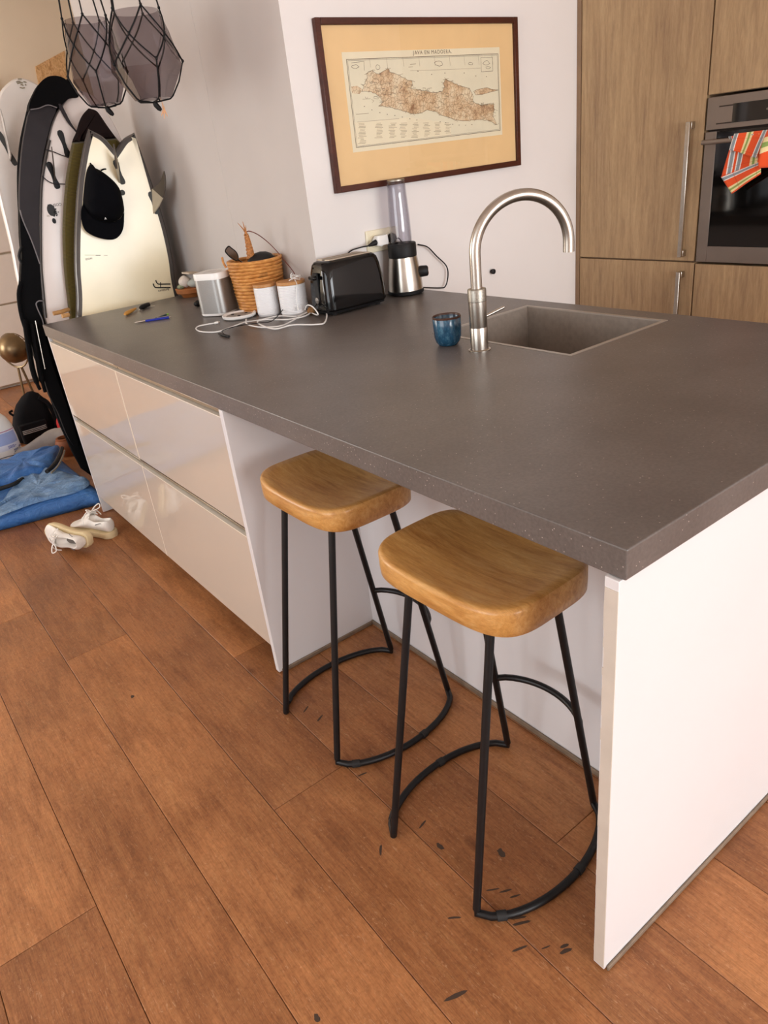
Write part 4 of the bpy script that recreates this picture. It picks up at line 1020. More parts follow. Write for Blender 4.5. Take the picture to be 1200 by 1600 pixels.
MB().tube([kx(178, 380, .05), kx(185, 470, .068), kx(175, 560, .062), kx(120, 620, .045)], .0012, 6).build('panel_seam', m_felt, cp_)

# --- board in an olive knitted sock
n2 = Vector((-.12, -1, .02)).normalized(); p2 = Vector((.4, 3.20, .92))
Lo = plane_pts([(140, 168), (131, 178), (125, 190), (120, 207), (114, 222), (107, 260), (104, 280), (100, 330), (99, 370), (101, 420), (106, 467)], p2, n2)
Rt = plane_pts([(140, 168), (148, 170), (155, 175), (170, 197), (185, 217)], p2, n2)
Lo2 = [on_plane(x, z, p2, n2) for x, z in [(.16, .75), (.15, .5), (.19, .25)]]
Rt2 = [on_plane(x, z, p2, n2) for x, z in [(.70, 1.45), (.715, 1.1), (.70, .8), (.62, .5), (.50, .22)]]
bot = on_plane(.34, .03, p2, n2)
oe = spline(Lo+Lo2+[bot]+Rt2[::-1]+Rt[::-1][:-1], 4)
oe = [p for i, p in enumerate(oe) if (p-oe[i-1]).length > .003]
om = thing('sock_surfboard', 'surfboard in an olive knitted sock with a dark brown tip', 'surfboard', (.34, 3.2, 0))
t = NT('olive_knit'); wv = t.n('ShaderNodeTexWave'); wv.inputs['Scale'].default_value = 55; wv.bands_direction = 'Z'; t.l(t.coord('Object'), wv.inputs['Vector'])
t.col(t.mix(lin('5A4C0E'), lin('3C3206'), wv.outputs['Fac'])).set(rough=.9, sheen=.2); t.bump(wv.outputs['Fac'], .3, .003); m_olive = t.m
ztip = atp(114, 222, p2, n2).z
def clip(poly, z, keep_above):
    out = []; n = len(poly)
    for i in range(n):
        a, b = poly[i], poly[(i+1) % n]
        ia = (a.z > z) == keep_above
        if ia: out.append(a)
        if (a.z > z) != (b.z > z): out.append(a.lerp(b, (z-a.z)/(b.z-a.z)))
    return [p for i, p in enumerate(out) if (p-out[i-1]).length > .002]
slab(clip(oe, ztip+.001, False), n2, .06, .025).build('sock', m_olive, om, angle=35)
slab(clip(oe, ztip-.001, True), n2, .061, .025).build('sock_tip', plain('brown_fabric', '1E1514', .9, var=.15, spec=.1), om, angle=35)

# --- white board with logo, half out of its black bag
n3 = Vector((-.10, -1, .02)).normalized(); p3 = Vector((.35, 3.325, .92))
u3 = (on_plane(p3.x+1, p3.z, p3, n3)-p3).normalized(); v3 = n3.cross(u3); v3 = v3 if v3.z > 0 else -v3
Lw = plane_pts([(116, 140), (105, 152), (96, 164), (89, 175), (81, 194), (75, 219), (70, 241), (65, 269), (62, 294), (61, 330), (61, 380), (62, 420), (65, 455), (69, 497)], p3, n3)
Lw2 = [on_plane(x, z, p3, n3) for x, z in [(.12, .65), (.16, .40), (.23, .15)]]
Rw = [on_plane(x, z, p3, n3) for x, z in [(.60, 1.80), (.665, 1.65), (.70, 1.4), (.69, 1.1), (.66, .8), (.60, .5), (.50, .2)]]
we = spline(Lw+Lw2+[on_plane(.36, .03, p3, n3)]+Rw[::-1], 4, True)
we = [p for i, p in enumerate(we) if (p-we[i-1]).length > .003]
wbd = thing('logo_surfboard', 'white surfboard with black fin plugs and a round black logo', 'surfboard', (.36, 3.33, 0))
m_wbd = plain('white_resin', 'E2D8D2', .2, var=.02, vs=3)
slab(we, n3, .06, .02).build('board', m_wbd, wbd, angle=35)
lft = [p for p in plane_pts([(75, 219), (70, 241), (65, 269), (62, 294), (61, 330), (61, 380), (62, 420), (65, 455), (69, 497)], p3, n3)]
MB().tube(spline([p+u3*.006+n3*.001 for p in lft], 4), .008, 8).build('rail_tape', m_rail, wbd)
fin_box(100, 225, .014, .058, m_black_mat, wbd, p3, n3, u3, v3, .08)
fin_box(83, 274, .014, .058, m_black_mat, wbd, p3, n3, u3, v3, .08)
a, b = atp(85, 283, p3, n3)+n3*.003, atp(84, 264, p3, n3)+n3*.003
MB().prism([a, b, b+n3*.05+v3*.05, b+n3*.085+v3*.085, a+n3*.045+v3*.03], u3*.005).build('fin', m_fin, wbd, bevel=.001)
g3 = lambda x, y, d_=.002: atp(60+x/24, 300+y/24, p3, n3)+n3*d_
MB().prism(circ(g3(480, 680), u3, v3, .018, 20, .026), n3*.001).build('logo_disc', m_bk, wbd, smooth=False)
rr = random.Random(9)
for k in range(9):
    x, y = rr.uniform(560, 800), rr.uniform(600, 900)
    MB().tube([g3(x, y), g3(x+rr.uniform(-80, 60), y+rr.uniform(20, 90))], .0028, 5).build('logo_stroke', m_bk, wbd)
text_mb('COSMIC', g3(600, 485), -u3, -v3, .017).build('logo_text', m_bk, wbd, smooth=False, fix=False)
MB().prism(circ(g3(585, 1085), u3, v3, .0085, 16, .012), n3*.003).build('leash_plug', m_black_mat, wbd, smooth=False)
text_mb('by', g3(360, 905), -u3, -v3, .012).build('logo_small_text', MATS['grey_print'], wbd, smooth=False, fix=False)

# bag around that board
n4 = n3; p4 = p3+Vector((0, .075, 0)); p4f = p3+n3*.006
bag = thing('board_bag', 'black padded surfboard bag half unzipped around the logo board', 'board bag', (.2, 3.4, 0))
m_bagb = plain('black_nylon', '060608', .8, var=.2, bump=.15, bs=60, spec=.12); m_bagg = plain('charcoal_nylon', '2B272A', .85, var=.12, bump=.1, bs=40)
out_px = [(102, 125), (88, 119), (74, 121), (62, 130), (54, 144), (45, 162), (39, 185), (32, 216), (28, 250), (27, 281), (28, 320), (31, 365), (31, 410), (30, 440), (30, 467), (35, 495), (42, 522)]
po = plane_pts(out_px, p4, n4)
bk_l = po+[on_plane(x, z, p4, n4) for x, z in [(.03, .72), (.02, .5), (.03, .28), (.10, .03)]]
bk_r = [on_plane(x, z, p4, n4) for x, z in [(.53, 1.88), (.585, 1.76), (.64, 1.6), (.68, 1.4), (.70, 1.0), (.66, .6), (.55, .2), (.42, .03)]]
be = spline(bk_l+bk_r[::-1], 3, True); be = [p for i, p in enumerate(be) if (p-be[i-1]).length > .004]
slab(be, n4, .035, .015).build('back_panel', m_bagb, bag, angle=35)
def patch(name, px, mat, pz=p4f, th=.010, sm=3, lift=0.0):
    P = spline([atp(x, y, pz, n4)+n4*lift for x, y in px], sm, True) if sm > 1 else [atp(x, y, pz, n4)+n4*lift for x, y in px]
    P = [p for i, p in enumerate(P) if (p-P[i-1]).length > .002]
    return MB().prism(P, -n4*th).build(name, mat, bag, bevel=.002)
patch('hood', [(108, 130), (98, 122), (86, 119), (73, 121), (61, 131), (53, 145), (46, 161), (46, 172), (60, 170), (75, 166), (88, 170), (97, 163), (108, 154), (122, 152), (118, 142)], m_bagb, th=.085, lift=.014)
patch('side_flap', [(47, 172), (60, 170), (74, 165), (88, 170), (80, 192), (73, 219), (68, 241), (64, 269), (62, 300), (61, 350), (62, 408), (50, 378), (36, 345), (31, 328), (31, 285), (34, 240), (39, 205)], m_bagg, th=.055, lift=.004)
patch('lower_flap', [(31, 322), (36, 345), (50, 378), (62, 412), (64, 450), (67, 497), (72, 530), (84, 575), (100, 620), (122, 690), (116, 698), (103, 676), (92, 647), (78, 620), (66, 583), (56, 562), (46, 528), (36, 497), (31, 465), (32, 440), (34, 400), (32, 370)], m_bagb, th=.075, lift=.002, sm=2)
MB().tube(spline([atp(x, y, p4f, n4)+n4*.004 for x, y in [(31, 328), (36, 345), (50, 378), (62, 412)]], 4), .003, 6).build('piping', plain('grey_piping', '7A7678', .6), bag)
MB().tube(spline([atp(x, y, p4f, n4)+n4*.016 for x, y in [(47, 172), (60, 170), (74, 165), (88, 169)]], 4), .0025, 6).build('piping', MATS['grey_piping'], bag)
MB().tube(spline([atp(x, y, p4f, n4)+n4*.010 for x, y in [(33, 385), (29, 400), (33, 412)]], 4), .006, 8).build('buckle', m_black_mat, bag)
MB().tube(spline([atp(x, y, p4f, n4)+n4*.012 for x, y in [(33, 440), (29, 460), (33, 492), (42, 520)]], 4), .010, 8).build('strap', m_bagb, bag)
for pts_ in ([(38, 498), (44, 540), (50, 575), (58, 600), (62, 608)], [(50, 505), (56, 545), (62, 580), (66, 598), (70, 612)]):
    MB().tube(spline([atp(x, y, p4f, n4)+n4*.014 for x, y in pts_], 4), [.013]*12+[.008]*5, 8).build('hanging_strap', m_bagb, bag)
MB().tube(spline([atp(x, y, p4f, n4)+n4*.03 for x, y in [(54, 500), (60, 530), (66, 560), (69, 575)]], 4), .003, 6).build('zip', m_steel, bag)
MB().tube(spline([atp(x, y, p4f, n4)+n4*.012 for x, y in [(68, 512), (66, 500), (58, 482), (56, 474), (60, 470), (66, 470)]], 4), .003, 6).build('piping', MATS['grey_piping'], bag)
# leash webbing and cords across the board
MB().tube(spline([atp(x, y, p4f, n4)+n4*.006 for x, y in [(92, 163), (100, 178), (108, 192), (119, 206)]], 4), [.010, .010, .010, .009, .009, .009, .008, .008, .007, .006, .005, .004, .004], 8).build('webbing', m_bagg, bag)
for pts_ in ([(71, 234), (84, 238), (96, 243), (110, 247)], [(65, 275), (74, 283), (84, 287), (102, 288)]):
    MB().tube(spline([atp(x, y, p4f, n4)+n4*.012 for x, y in pts_], 4), .0025, 6).build('cord', m_bagg, bag)

# --- tall white board at the far left
n5 = Vector((-.05, -1, .02)).normalized(); p5 = Vector((.48, 4.0, 1.0))
u5 = (on_plane(p5.x+1, p5.z, p5, n5)-p5).normalized(); v5 = n5.cross(u5); v5 = v5 if v5.z > 0 else -v5
Ll = [on_plane(x, z, p5, n5) for x, z in [(.478, 1.975), (.42, 1.955), (.355, 1.90), (.27, 1.76), (.225, 1.60), (.205, 1.45), (.185, 1.2), (.160, .985), (.165, .7), (.20, .4), (.28, .15)]]
Rl = [on_plane(x, z, p5, n5) for x, z in [(.54, 1.955), (.60, 1.90), (.675, 1.76), (.715, 1.6), (.73, 1.4), (.73, 1.1), (.70, .8), (.64, .45), (.53, .15)]]
le = spline(Ll+[on_plane(.41, .03, p5, n5)]+Rl[::-1], 4, True); le = [p for i, p in enumerate(le) if (p-le[i-1]).length > .003]
lb = thing('tall_surfboard', 'tall plain white surfboard at the left edge behind the bag', 'surfboard', (.41, 4.0, 0))
slab(le, n5, .065, .03).build('board', plain('offwhite_resin', 'E3DDD6', .25, var=.02, vs=3), lb, angle=35)
q5 = lambda x, y: atp(10+x/24, 110+y/24, p5, n5)+n5*.002
for pts_ in ([(430, 325), (570, 325)], [(370, 445), (440, 415), (530, 425)], [(400, 495), (520, 465), (610, 465)], [(640, 430), (700, 430), (750, 465)], [(530, 545), (600, 530), (620, 590)], [(690, 530), (745, 560)], [(500, 640), (600, 665), (690, 650)]):
    MB().tube(spline([q5(*p) for p in pts_], 3), .003, 5).build('logo_stroke', MATS['grey_print'], lb)
a, b = atp(15, 252, p5, n5)+n5*.002, atp(7, 215, p5, n5)+n5*.002
MB().prism([a, b, b+n5*.05+v5*.06, b+n5*.10+v5*.12, b+n5*.09+v5*.07, a+n5*.06+v5*.02], u5*.007).build('fin', plain('pale_fin', 'C9C3BC', .2), lb, bevel=.002)
MB().prism(hour(atp(11, 232, p5, n5)+n5*.001, (u5*.97+v5*.2), (v5*.97-u5*.2), .014, .085), n5*.0015).build('fin_box', m_plug, lb, smooth=False)

# --- bamboo panel on the far wall
q = [at(x, y, 1, YF-.012) for x, y in [(55, 104), (101, 79), (106, 128), (62, 140)]]
t = NT('burl_veneer'); c = t.ramp(t.noise(t.coord('Object', (3, 3, 1.2), rot=(0, .4, 0)), 26, 5, .7, 1.5), [(.35, lin('A8743C')), (.5, lin('E2B47C')), (.7, lin('F0CFA0'))]); t.col(c).set(rough=.6)
tag(MB().prism(q, (0, .010, 0)).build('veneer_panel', t.m, bevel=.002), 'tilted pale burl-wood panel hung on the far wall', 'panel')

# ------------------------------------------------------------------ hanging glass vases
def vase(cx, cy, r_top, r_max, r_bot, z0, zm, z1, rot, labels):
    def ring(r, z, n=6, k=5, mixr=0.0):
        out = []
        for i in range(n):
            a0 = rot+2*math.pi*i/n; a1 = rot+2*math.pi*(i+1)/n
            A = Vector((math.cos(a0), math.sin(a0))); B = Vector((math.cos(a1), math.sin(a1)))
            for j in range(k):
                p = A.lerp(B, j/k); q_ = Vector((math.cos(a0+(a1-a0)*j/k), math.sin(a0+(a1-a0)*j/k)))
                p = p.lerp(q_, mixr); out.append(Vector((cx+p.x*r, cy+p.y*r, z)))
        return out
    rings = [ring(r_bot, z0), ring(r_max, zm), ring(r_max*.5+r_top*.5, (zm+z1)/2+.02, mixr=.6), ring(r_top, z1, mixr=1)]
    mb = MB(); n = len(rings[0]); th = .005
    inner = None and [[Vector((cx+(p.x-cx)*(1-th/max(.05, r_top)), cy+(p.y-cy)*(1-th/max(.05, r_top)), p.z+(th if i == 0 else 0))) for p in r] for i, r in enumerate(rings)]
    mb.loft(rings, caps=False); mb.f.append(list(range(n))); mb.mi.append(0)
    va = mb.build('glass_vase', m_smoke, angle=25); tag(va, labels[0], 'vase', 'hanging smoked glass vases')
    hg = thing('macrame_hanger', labels[1], 'hanger', (cx, cy, z0), group='black cord hangers')
    def P(a, r, z): return Vector((cx+r*math.cos(a), cy+r*math.sin(a), z))
    def rad(z):
        if z < zm: return r_bot+(r_max-r_bot)*(z-z0)/(zm-z0)
        return r_max+(r_top-r_max)*(z-zm)/(z1-zm)
    n = 5; e = .0045
    za, zb_, zc_ = zm+.012, zm+(z1-zm)*.55, z1+.005
    for i in range(n):
        a = rot+.3+2*math.pi*i/n; h = math.pi/n
        MB().tube([P(a, .006, z0-.010), P(a, r_bot*.9, z0-.004), P(a, r_bot+e, z0+.004), P(a, (r_bot+r_max)/2+e*1.6, (z0+zm)/2), P(a, r_max+e, za)], .0028, 6).build('cord', m_cord_b, hg)
        for sgn in (1, -1):
            MB().tube(spline([P(a, r_max+e, za), P(a+sgn*h*.5, rad((za+zb_)/2)+e, (za+zb_)/2), P(a+sgn*h, rad(zb_)+e, zb_), P(a+sgn*h*1.5, rad((zb_+zc_)/2)+e, (zb_+zc_)/2), P(a+sgn*2*h, rad(zc_)+e*1.2, zc_)], 3), .0027, 6).build('cord', m_cord_b, hg)
        for aa, rr_, zz in ((a, r_max+e, za), (a+h, rad(zb_)+e, zb_), (a, rad(zc_)+e*1.3, zc_)):
            MB().lathe([(.0005, -.006), (.0045, -.003), (.005, .002), (.0005, .007)], P(aa, rr_, zz), 8).build('knot', m_cord_b, hg)
        for dd_ in (.0, .006):
            MB().tube([P(a, rad(zc_)+e*1.3, zc_), P(a+.05, (rad(zc_)+dd_)*.75, zc_+.2), P(a, .012, ZC-.08), (cx, cy, ZC-.03)], .0025, 6).build('hanging_cord', m_cord_b, hg)
    MB().tube([(cx, cy, z0-.006), (cx+.004, cy, z0-.018), (cx+.012, cy-.003, z0-.030), (cx+.018, cy-.004, z0-.036)], [.008, .010, .009, .005], 8).build('bottom_knot', m_cord_b, hg)
    MB().lathe([(.004, ZC-.03), (.005, ZC-.012), (.012, ZC-.002), (.012, ZC)], (cx, cy, 0), 12).build('ceiling_hook', m_black_mat, hg)
vase(.352, 2.52, .072, .104, .060, 1.695, 1.775, 1.955, .25, ('smoked glass vase, left of the two hanging', 'black knotted cord net holding the left glass vase'))
vase(.447, 2.30, .078, .121, .064, 1.682, 1.775, 1.940, .55, ('smoked glass vase, right and larger of the two hanging', 'black knotted cord net holding the right glass vase'))
pl_ = thing('shell_pendant', 'tiny pale coral sprig dangling below the right vase', 'pendant', tuple(at(254, 158, 1, 2.30)))
m_cor = plain('pale_coral', 'D8A57C', .6)
MB().tube([at(x, y, 1, 2.30) for x, y in [(251, 153), (254, 163), (256, 170)]], [.0008, .002, .005], 8).build('stem', m_cor, pl_)
for x, y in ((252, 181), (257, 186), (262, 182)): MB().tube([at(256, 170, 1, 2.30), at(x, y, 1, 2.30)], [.004, .001], 8).build('branch', m_cor, pl_)

# ------------------------------------------------------------------ things on the floor beyond the island
m_sole = plain('cream_rubber', 'DCC9A0', .6, var=.1); m_leather = plain('white_leather', 'E8E3DC', .5, var=.05, vs=20, bump=.05, bs=80)
m_lining = plain('grey_lining', '6B645E', .9); m_lace = plain('white_lace', 'EFECE7', .8)
def smooth_in(x, a, b):
    t_ = min(1, max(0, (x-a)/(b-a))); return t_*t_*(3-2*t_)
def make_shoe(label):
    sh = thing('sneaker', label, 'shoe', (0, 0, 0), group='white sneakers on the floor', world=False)
    Ln = .285; N = 26; K = 24
    def hw(t_): return (.036+.012*smooth_in(t_, .35, .72)-.004*math.sin(math.pi*min(1, t_/.45))) * (1-(max(0, (t_-.80)/.2))**2.4*.88) * (1-(max(0, (.10-t_)/.10))**2*.55)
    def top(t_): return .098-.012*smooth_in(t_, .05, .30)+.010*math.exp(-((t_-.42)/.07)**2)-.044*smooth_in(t_, .45, .86)-.012*smooth_in(t_, .88, 1)
    def cy(t_): return .006*math.sin(t_*math.pi)
    so = []
    for (z, e) in ((.0006, -.002), (.004, .002), (.024, .0035), (.030, .001)):
        r = []
        for i in range(N+1): t_ = i/N; r.append(Vector((t_*Ln, cy(t_)+hw(t_)+e, z+.010*max(0, t_-.8)*3*(z < .02))))
        for i in range(N, -1, -1): t_ = i/N; r.append(Vector((t_*Ln, cy(t_)-hw(t_)-e, z+.010*max(0, t_-.8)*3*(z < .02))))
        so.append(r)
    MB().loft(so).build('sole', m_sole, sh, angle=50)
    rings = []
    for i in range(N+1):
        t_ = .012+.976*i/N; w_ = hw(t_)*.97; h_ = top(t_); r = []
        op = smooth_in(t_, .03, .07)*(1-smooth_in(t_, .36, .46))
        for k in range(K):
            a = -math.pi/2+2*math.pi*k/K; c_, s_ = math.cos(a), math.sin(a)
            x_ = math.copysign(abs(c_)**.75, c_)*w_*(1-.28*max(0, s_)); z_ = .028+(h_-.028)*(s_*.5+.5)**.9
            if s_ > .80: z_ -= op*.058*(s_-.80)/.20*1.0
            r.append(Vector((t_*Ln, cy(t_)+x_, z_)))
        rings.append(r)
    MB().loft(rings).build('upper', m_leather, sh, angle=60, sub=1)
    mb = MB(); ln_ = []
    for k in range(20):
        a = 2*math.pi*k/20; ln_.append(Vector((.062+.044*math.cos(a), cy(.2)+.016*math.sin(a), .050)))
    MB().prism(ln_, (0, 0, .004)).build('insole', m_lining, sh)
    MB().grid(lambda u, v: Vector((.112+.045*v, (u-.5)*.040, .112-.020*v-.018*(2*u-1)**2+.006*(1-v))), 8, 6).build('tongue', m_leather, sh, solid=.004)
    for i in range(5):
        x = .120+i*.017; z = top(x/Ln)+.003
        MB().tube(spline([(x, -.026, z-.014), (x+.004, -.012, z+.001), (x+.006, 0, z+.004), (x+.004, .012, z+.001), (x, .026, z-.014)], 3), .0027, 6).build('lace', m_lace, sh)
    for sy in (1, -1):
        MB().tube(spline([(.118, 0, .112), (.112, sy*.018, .128), (.100, sy*.036, .138), (.092, sy*.030, .124), (.104, sy*.012, .116), (.118, 0, .114)], 4), .0025, 6).build('lace_loop', m_lace, sh)
        MB().tube(spline([(.118, 0, .112), (.128, sy*.022, .112), (.135, sy*.042, .090), (.130, sy*.050, .070)], 4), .0024, 6).build('lace_end', m_lace, sh)
    for sy in (1, -1):
        MB().tube(spline([(.030, sy*.0305, .080), (.050, sy*.0325, .074), (.068, sy*.0345, .067)], 3), .0016, 5).build('side_stripe', plain('grey_stripe', '6F6F72', .6), sh)
    return sh
s2 = make_shoe('white sneaker standing upright with loose laces by the island corner')
s2.location = (-.048, 2.648, .0); s2.rotation_euler = (0, 0, math.atan2(.30, -.112))
s1 = copy_tree(s2); s1['label'] = 'white sneaker lying on its side with the cream sole showing'
dv = Vector((-.135, .30, 0)).normalized()
# lies on its side: toe along dv, sole turned towards the other shoe
zax = Vector((-.90, -.40, .18)); zax = (zax-dv*zax.dot(dv)).normalized(); yax = zax.cross(dv)
Mx = Matrix.Identity(4)
for i in range(3): Mx[i][0] = dv[i]; Mx[i][1] = yax[i]; Mx[i][2] = zax[i]
org = Vector((-.150, 2.590, .056))
for i in range(3): Mx[i][3] = org[i]
s1.matrix_world = Mx

# blue padded bag spread on the floor
t = NT('blue_nylon'); v = t.coord('Object'); nz = t.noise(v, 9, 5, .6, .8)
t.col(t.ramp(nz, [(.3, lin('2C5C9C')), (.6, lin('4578B8')), (.8, lin('6E97C4'))])).set(rough=.5, spec=.35); t.bump(t.noise(t.coord('Object', (2, 6, 3)), 7, 4, .6, 1.2), .6, .02); m_blue = t.m
t = NT('faded_blue_nylon'); v = t.coord('Object'); nz = t.noise(v, 8, 5, .6, .8)
t.col(t.ramp(nz, [(.3, lin('4E79AC')), (.55, lin('7C9FC6')), (.8, lin('9DB8D2'))])).set(rough=.5, spec=.35); t.bump(t.noise(t.coord('Object', (2, 7, 3), rot=(0, 0, .5)), 9, 4, .6, 1.5), .9, .02); m_blue2 = t.m
bg_o = thing('blue_bag', 'large blue padded bag lying open on the wooden floor', 'bag', (-.5, 3.6, 0))
ue = Vector((.974, -.226, 0)); ve = Vector((.226, .974, 0)); b0_ = at(150, 790, 2, 0)
mb = MB(); NU, NV = 40, 24
def base(u, v):
    # u along the front edge, v: 0 front bottom .. 1 back bottom
    x = -1.25+u*1.30-.25*u*max(0, v-.12)
    if v < .12: y = .0-.010*math.sin(v/.12*math.pi); z = .004+.078*(v/.12)
    elif v > .9: y = .85; z = .09*(1-(v-.9)/.1)+.003
    else: y = .02+(v-.12)/.78*.82; z = .085+.012*math.sin(x*9+y*7)*math.sin(y*5)+.006*math.sin(y*21+x*4)
    e = min(1, min(u, 1-u)*14); z = .004+(z-.004)*(.25+.75*math.sqrt(e))
    p = b0_+ue*x+ve*y; return Vector((p.x, p.y, z))
mb.grid(base, NU, NV); mb.build('bag_body', m_blue, bg_o, angle=80, solid=.006)
def puff(name, px, zpl, hgt, mat, parent, seed, flat=.35):
    P = spline([at(x, y, 2, zpl) for x, y in px], 4, True); c_ = sum(P, Vector())/len(P); rn = random.Random(seed); ph = [rn.uniform(0, 6) for _ in range(3)]
    rings = [[Vector((p.x, p.y, zpl-.006)) for p in P]]
    for s_, h_ in ((1.0, .15), (.97, .55), (.9, .85), (.75, 1.0), (.55, 1.02), (.32, .98), (.1, .95), (.01, .95)):
        r = []
        for k, p in enumerate(P):
            q_ = c_+(p-c_)*s_; q_.z = zpl+hgt*h_+.010*math.sin(k*.55+ph[0]+s_*6)*s_*(h_ > .5)+.006*math.sin(k*1.3+ph[1])*(h_ > .5)*s_
            r.append(q_)
        rings.append(r)
    return MB().loft(rings).build(name, mat, parent, angle=80)
puff('front_fold', [(-30, 815), (-5, 795), (10, 775), (25, 758), (42, 744), (60, 737), (80, 736), (105, 740), (130, 747), (140, 755), (118, 768), (75, 779), (38, 790)], .094, .018, m_blue2, bg_o, 3)
fl2 = puff('back_flap', [(-40, 738), (0, 724), (40, 714), (80, 703), (93, 699), (90, 712), (82, 725), (72, 734), (50, 742), (25, 752), (0, 758), (-40, 768)], .105, .035, m_blue, bg_o, 5)
m_zip = plain('black_zip_tape', '0D0D10', .7)
zt = lambda pts_, z: spline([at(x, y, 2, z) for x, y in pts_], 5)
MB().tube(zt([(73, 737), (83, 728), (92, 714), (97, 700)], .135), .011, 8).build('zip_tape', m_zip, bg_o)
MB().tube(zt([(80, 739), (90, 729), (97, 716), (101, 704)], .130), .005, 6).build('zip_edge', plain('zip_edge', '8B8474', .6), bg_o)
MB().tube(zt([(-30, 776), (0, 764), (20, 757), (36, 748)], .118), .011, 8).build('zip_tape', m_zip, bg_o)

# grey cloth roll, backpack, red cloth, clay pot, bottle, lamp
def roll(name, px, zs_, rs, mat, label, cat):
    P = spline([at(x, y, 2, z) for (x, y), z in zip(px, zs_)], 5); n_ = len(P)
    R0 = [rs[0]+(rs[-1]-rs[0])*0]*n_
    rr_ = []
    for i in range(n_):
        f = i/(n_-1)*(len(rs)-1); j_ = min(int(f), len(rs)-2); rr_.append(rs[j_]+(rs[j_+1]-rs[j_])*(f-j_))
    rings = []; mb_ = MB().tube(P, rr_, 16)
    for i, v_ in enumerate(mb_.v):
        v_.z = max(.004, v_.z+.010*math.sin((i % 16)*.8+(i//16)*.45))
    return tag(mb_.build(name, mat, angle=80), label, cat)
m_gcl = plain('grey_cotton', 'A39C98', .9, var=.1, vs=12, bump=.3, bs=18)
roll('grey_cloth', [(18, 709), (45, 703), (70, 694), (92, 684), (112, 680)], [.05, .055, .06, .07, .075], [.018, .040, .050, .062, .055], m_gcl, 'crumpled grey cloth roll behind the blue bag', 'cloth')
bpk = thing('backpack', 'small black backpack with white stripes standing on the floor', 'backpack', (.10, 4.55, 0))
m_bp = plain('black_canvas', '121114', .85, var=.2, bump=.2, bs=40, spec=.15)
rings = []
for z, w, d_, cx in ((.004, .10, .06, .075), (.02, .125, .085, .078), (.09, .125, .09, .085), (.17, .115, .08, .095), (.24, .085, .06, .112), (.285, .045, .035, .125), (.305, .012, .012, .130)):
    rings.append([Vector((cx+math.copysign(abs(math.cos(a))**.7, math.cos(a))*w+.006*math.sin(3*a+z*30), 4.56+math.copysign(abs(math.sin(a))**.7, math.sin(a))*d_, z)) for a in [2*math.pi*k/28 for k in range(28)]])
MB().loft(rings).build('main_body', m_bp, bpk, angle=70)
MB().loft([rrect(-.02, .15, 4.440, 4.49, z, .02) for z in (.012, .03, .12, .135)]).build('front_pocket', m_bp, bpk, bevel=.004)
m_str = plain('white_stripe', 'B9B7B5', .7)
for z in (.098, .088, .078): MB().tube(spline([(-.012, 4.447, z), (.01, 4.438, z+.001), (.12, 4.438, z+.004), (.14, 4.445, z+.005)], 4), .0022, 5).build('stripe', m_str, bpk)
MB().tube(spline([(.16, 4.50, .27), (.20, 4.49, .22), (.215, 4.49, .12), (.20, 4.50, .03)], 5), .014, 8).build('shoulder_strap', m_bp, bpk)
MB().tube(spline([(-.015, 4.50, .23), (-.035, 4.49, .225), (-.02, 4.49, .20)], 5), .007, 6).build('side_loop', m_bp, bpk)
blob('red_cloth', Vector((.225, 4.395, .078)), (.036, .05, .074), plain('red_cotton', 'B01A1A', .8, var=.2), 'crumpled red cloth beside the black backpack', 'cloth', 11)
pt = thing('clay_pot', 'orange-brown clay pot half hidden behind the island', 'pot', (.135, 3.98, 0))
MB().lathe([(0, .001), (.045, .001), (.062, .03), (.066, .07), (.055, .10), (.045, .105), (.040, .10), (.05, .07), (.045, .03), (0, .02)], (.140, 4.02, 0), 28).build('pot_body', plain('clay', '8E4E26', .6, var=.2), pt)
MB().lathe([(.044, .103), (.050, .106), (.050, .112), (.040, .112)], (.140, 4.02, 0), 28, caps=False).build('pot_rim', MATS['clay'], pt)
# bottle
bt = thing('detergent_bottle', 'big white detergent bottle with a blue printed label', 'bottle', (-.17, 4.22, 0))
bcx, bcy = -.178, 4.25
def ov_(rx, ry, z): return [Vector((bcx+rx*math.cos(a), bcy+ry*math.sin(a), z)) for a in [2*math.pi*k/36 for k in range(36)]]
MB().loft([ov_(.095, .065, .002), ov_(.105, .072, .012), ov_(.108, .075, .05), ov_(.106, .073, .15), ov_(.098, .068, .22), ov_(.080, .058, .27), ov_(.050, .040, .305), ov_(.028, .028, .318), ov_(.026, .026, .335)]).build('bottle_body', m_white_pl, bt, angle=50)
MB().loft([ov_(.029, .029, .333), ov_(.030, .030, .338), ov_(.029, .029, .372), ov_(.02, .02, .376)]).build('cap', plain('blue_cap', '2B4FA8', .4), bt)
def lab(a0, a1, z0, z1, mat, nm, off=.0012):
    def fn(u, v):
        z = z0+(z1-z0)*v; a = math.radians(a0+(a1-a0)*u)
        f = 1 if z < .15 else 1-(z-.15)/.07*.075
        return Vector((bcx+(.1075*f+off)*math.cos(a), bcy+(.0745*f+off)*math.sin(a), z))
    MB().grid(fn, 10, 4).build(nm, mat, bt, angle=80, fix=False)
lab(225, 338, .085, .205, plain('pale_label', 'DDE0EE', .45), 'label')
lab(225, 330, .120, .190, plain('periwinkle_label', '9DACD8', .45), 'label_band', .002)
lab(225, 335, .197, .201, plain('red_line', 'B0506A', .5), 'label_line', .002)
for a0, z0, w, h in ((285, .106, 22, .004), (285, .100, 30, .004), (285, .094, 24, .004)): lab(a0, a0+w, z0, z0+h, plain('violet_print', '8C8FC0', .5), 'label_text', .002)
lab(300, 318, .072, .082, plain('barcode_print', '8E8FA6', .5), 'barcode', .002); lab(326, 340, .080, .092, MATS['barcode_print'], 'barcode', .002)
lab(300, 326, .058, .068, m_bk, 'label_block', .002)
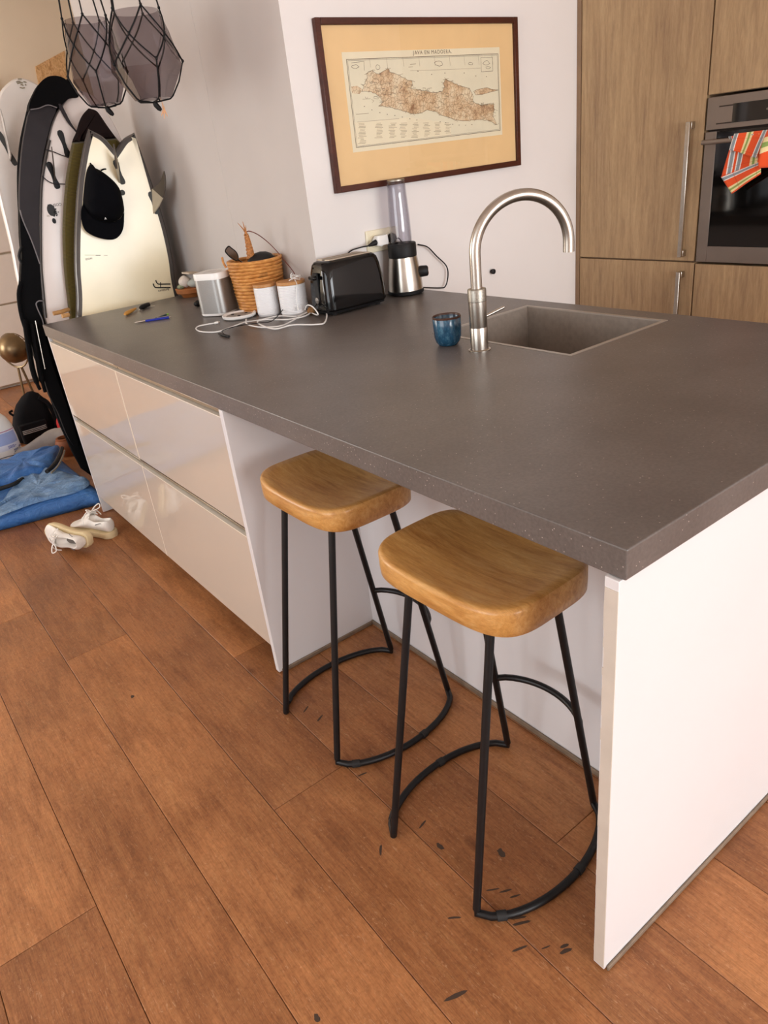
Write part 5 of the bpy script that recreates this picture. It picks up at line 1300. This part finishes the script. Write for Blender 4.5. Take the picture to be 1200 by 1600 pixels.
MB().tube([Vector((bcx+.1085*math.cos(math.radians(a)), bcy+.0755*math.sin(math.radians(a)), .045+.006*math.sin(math.radians(a*3)))) for a in range(215, 360, 8)], .002, 5).build('moulded_line', m_black_mat, bt)
# lamp
lp = thing('spot_lamp', 'bronze dome spot lamp on a slim stand by the far door', 'lamp', (.2, 4.98, 0))
m_brz = plain('aged_bronze', '7E6A4E', .32, .85, var=.15, vs=20)
hc = Vector((.190, 4.98, .520)); ax = Vector((.55, -.15, .25)).normalized()
ax = Vector((.62, .50, .18)).normalized(); e1_ = ax.orthogonal().normalized(); e2_ = ax.cross(e1_)
prof = [(-.095, .004), (-.090, .032), (-.075, .062), (-.045, .088), (-.01, .100), (.02, .104), (.022, .100), (-.01, .095), (-.045, .083), (-.075, .055)]
MB().loft([circ(hc+ax*a_, e1_, e2_, r_, 28) for a_, r_ in prof]).build('dome', m_brz, lp, angle=50)
for k in range(8):
    a = 2*math.pi*k/8; d_ = e1_*math.cos(a)+e2_*math.sin(a)
    MB().tube([hc+ax*.02+d_*.102, hc+ax*.050+d_*.085, hc+ax*.065+d_*.04, hc+ax*.070], .003, 6).build('cage_bar', m_brz, lp)
MB().tube(circ(hc+ax*.050, e1_, e2_, .086, 28), .003, 6, True).build('cage_ring', m_brz, lp)
side_ = ax.cross(Vector((0, 0, 1))).normalized()
MB().tube(spline([hc+side_*.106, hc+side_*.10+Vector((0, 0, -.06)), hc+side_*.05+Vector((0, 0, -.115)), hc+Vector((0, 0, -.13)), hc-side_*.05+Vector((0, 0, -.115)), hc-side_*.10+Vector((0, 0, -.06)), hc-side_*.106], 4), .006, 8).build('yoke', m_brz, lp)
for dx in (-.018, .018): MB().tube([hc+Vector((dx*.6, 0, -.13)), hc+Vector((dx*1.6, 0, -.30)), Vector((hc.x+dx*3, hc.y, .02))], .008, 8).build('stand_rod', m_brz, lp)
MB().lathe([(0, .001), (.085, .001), (.088, .010), (.075, .020), (0, .022)], (hc.x, hc.y, 0), 32).build('base', m_brz, lp)
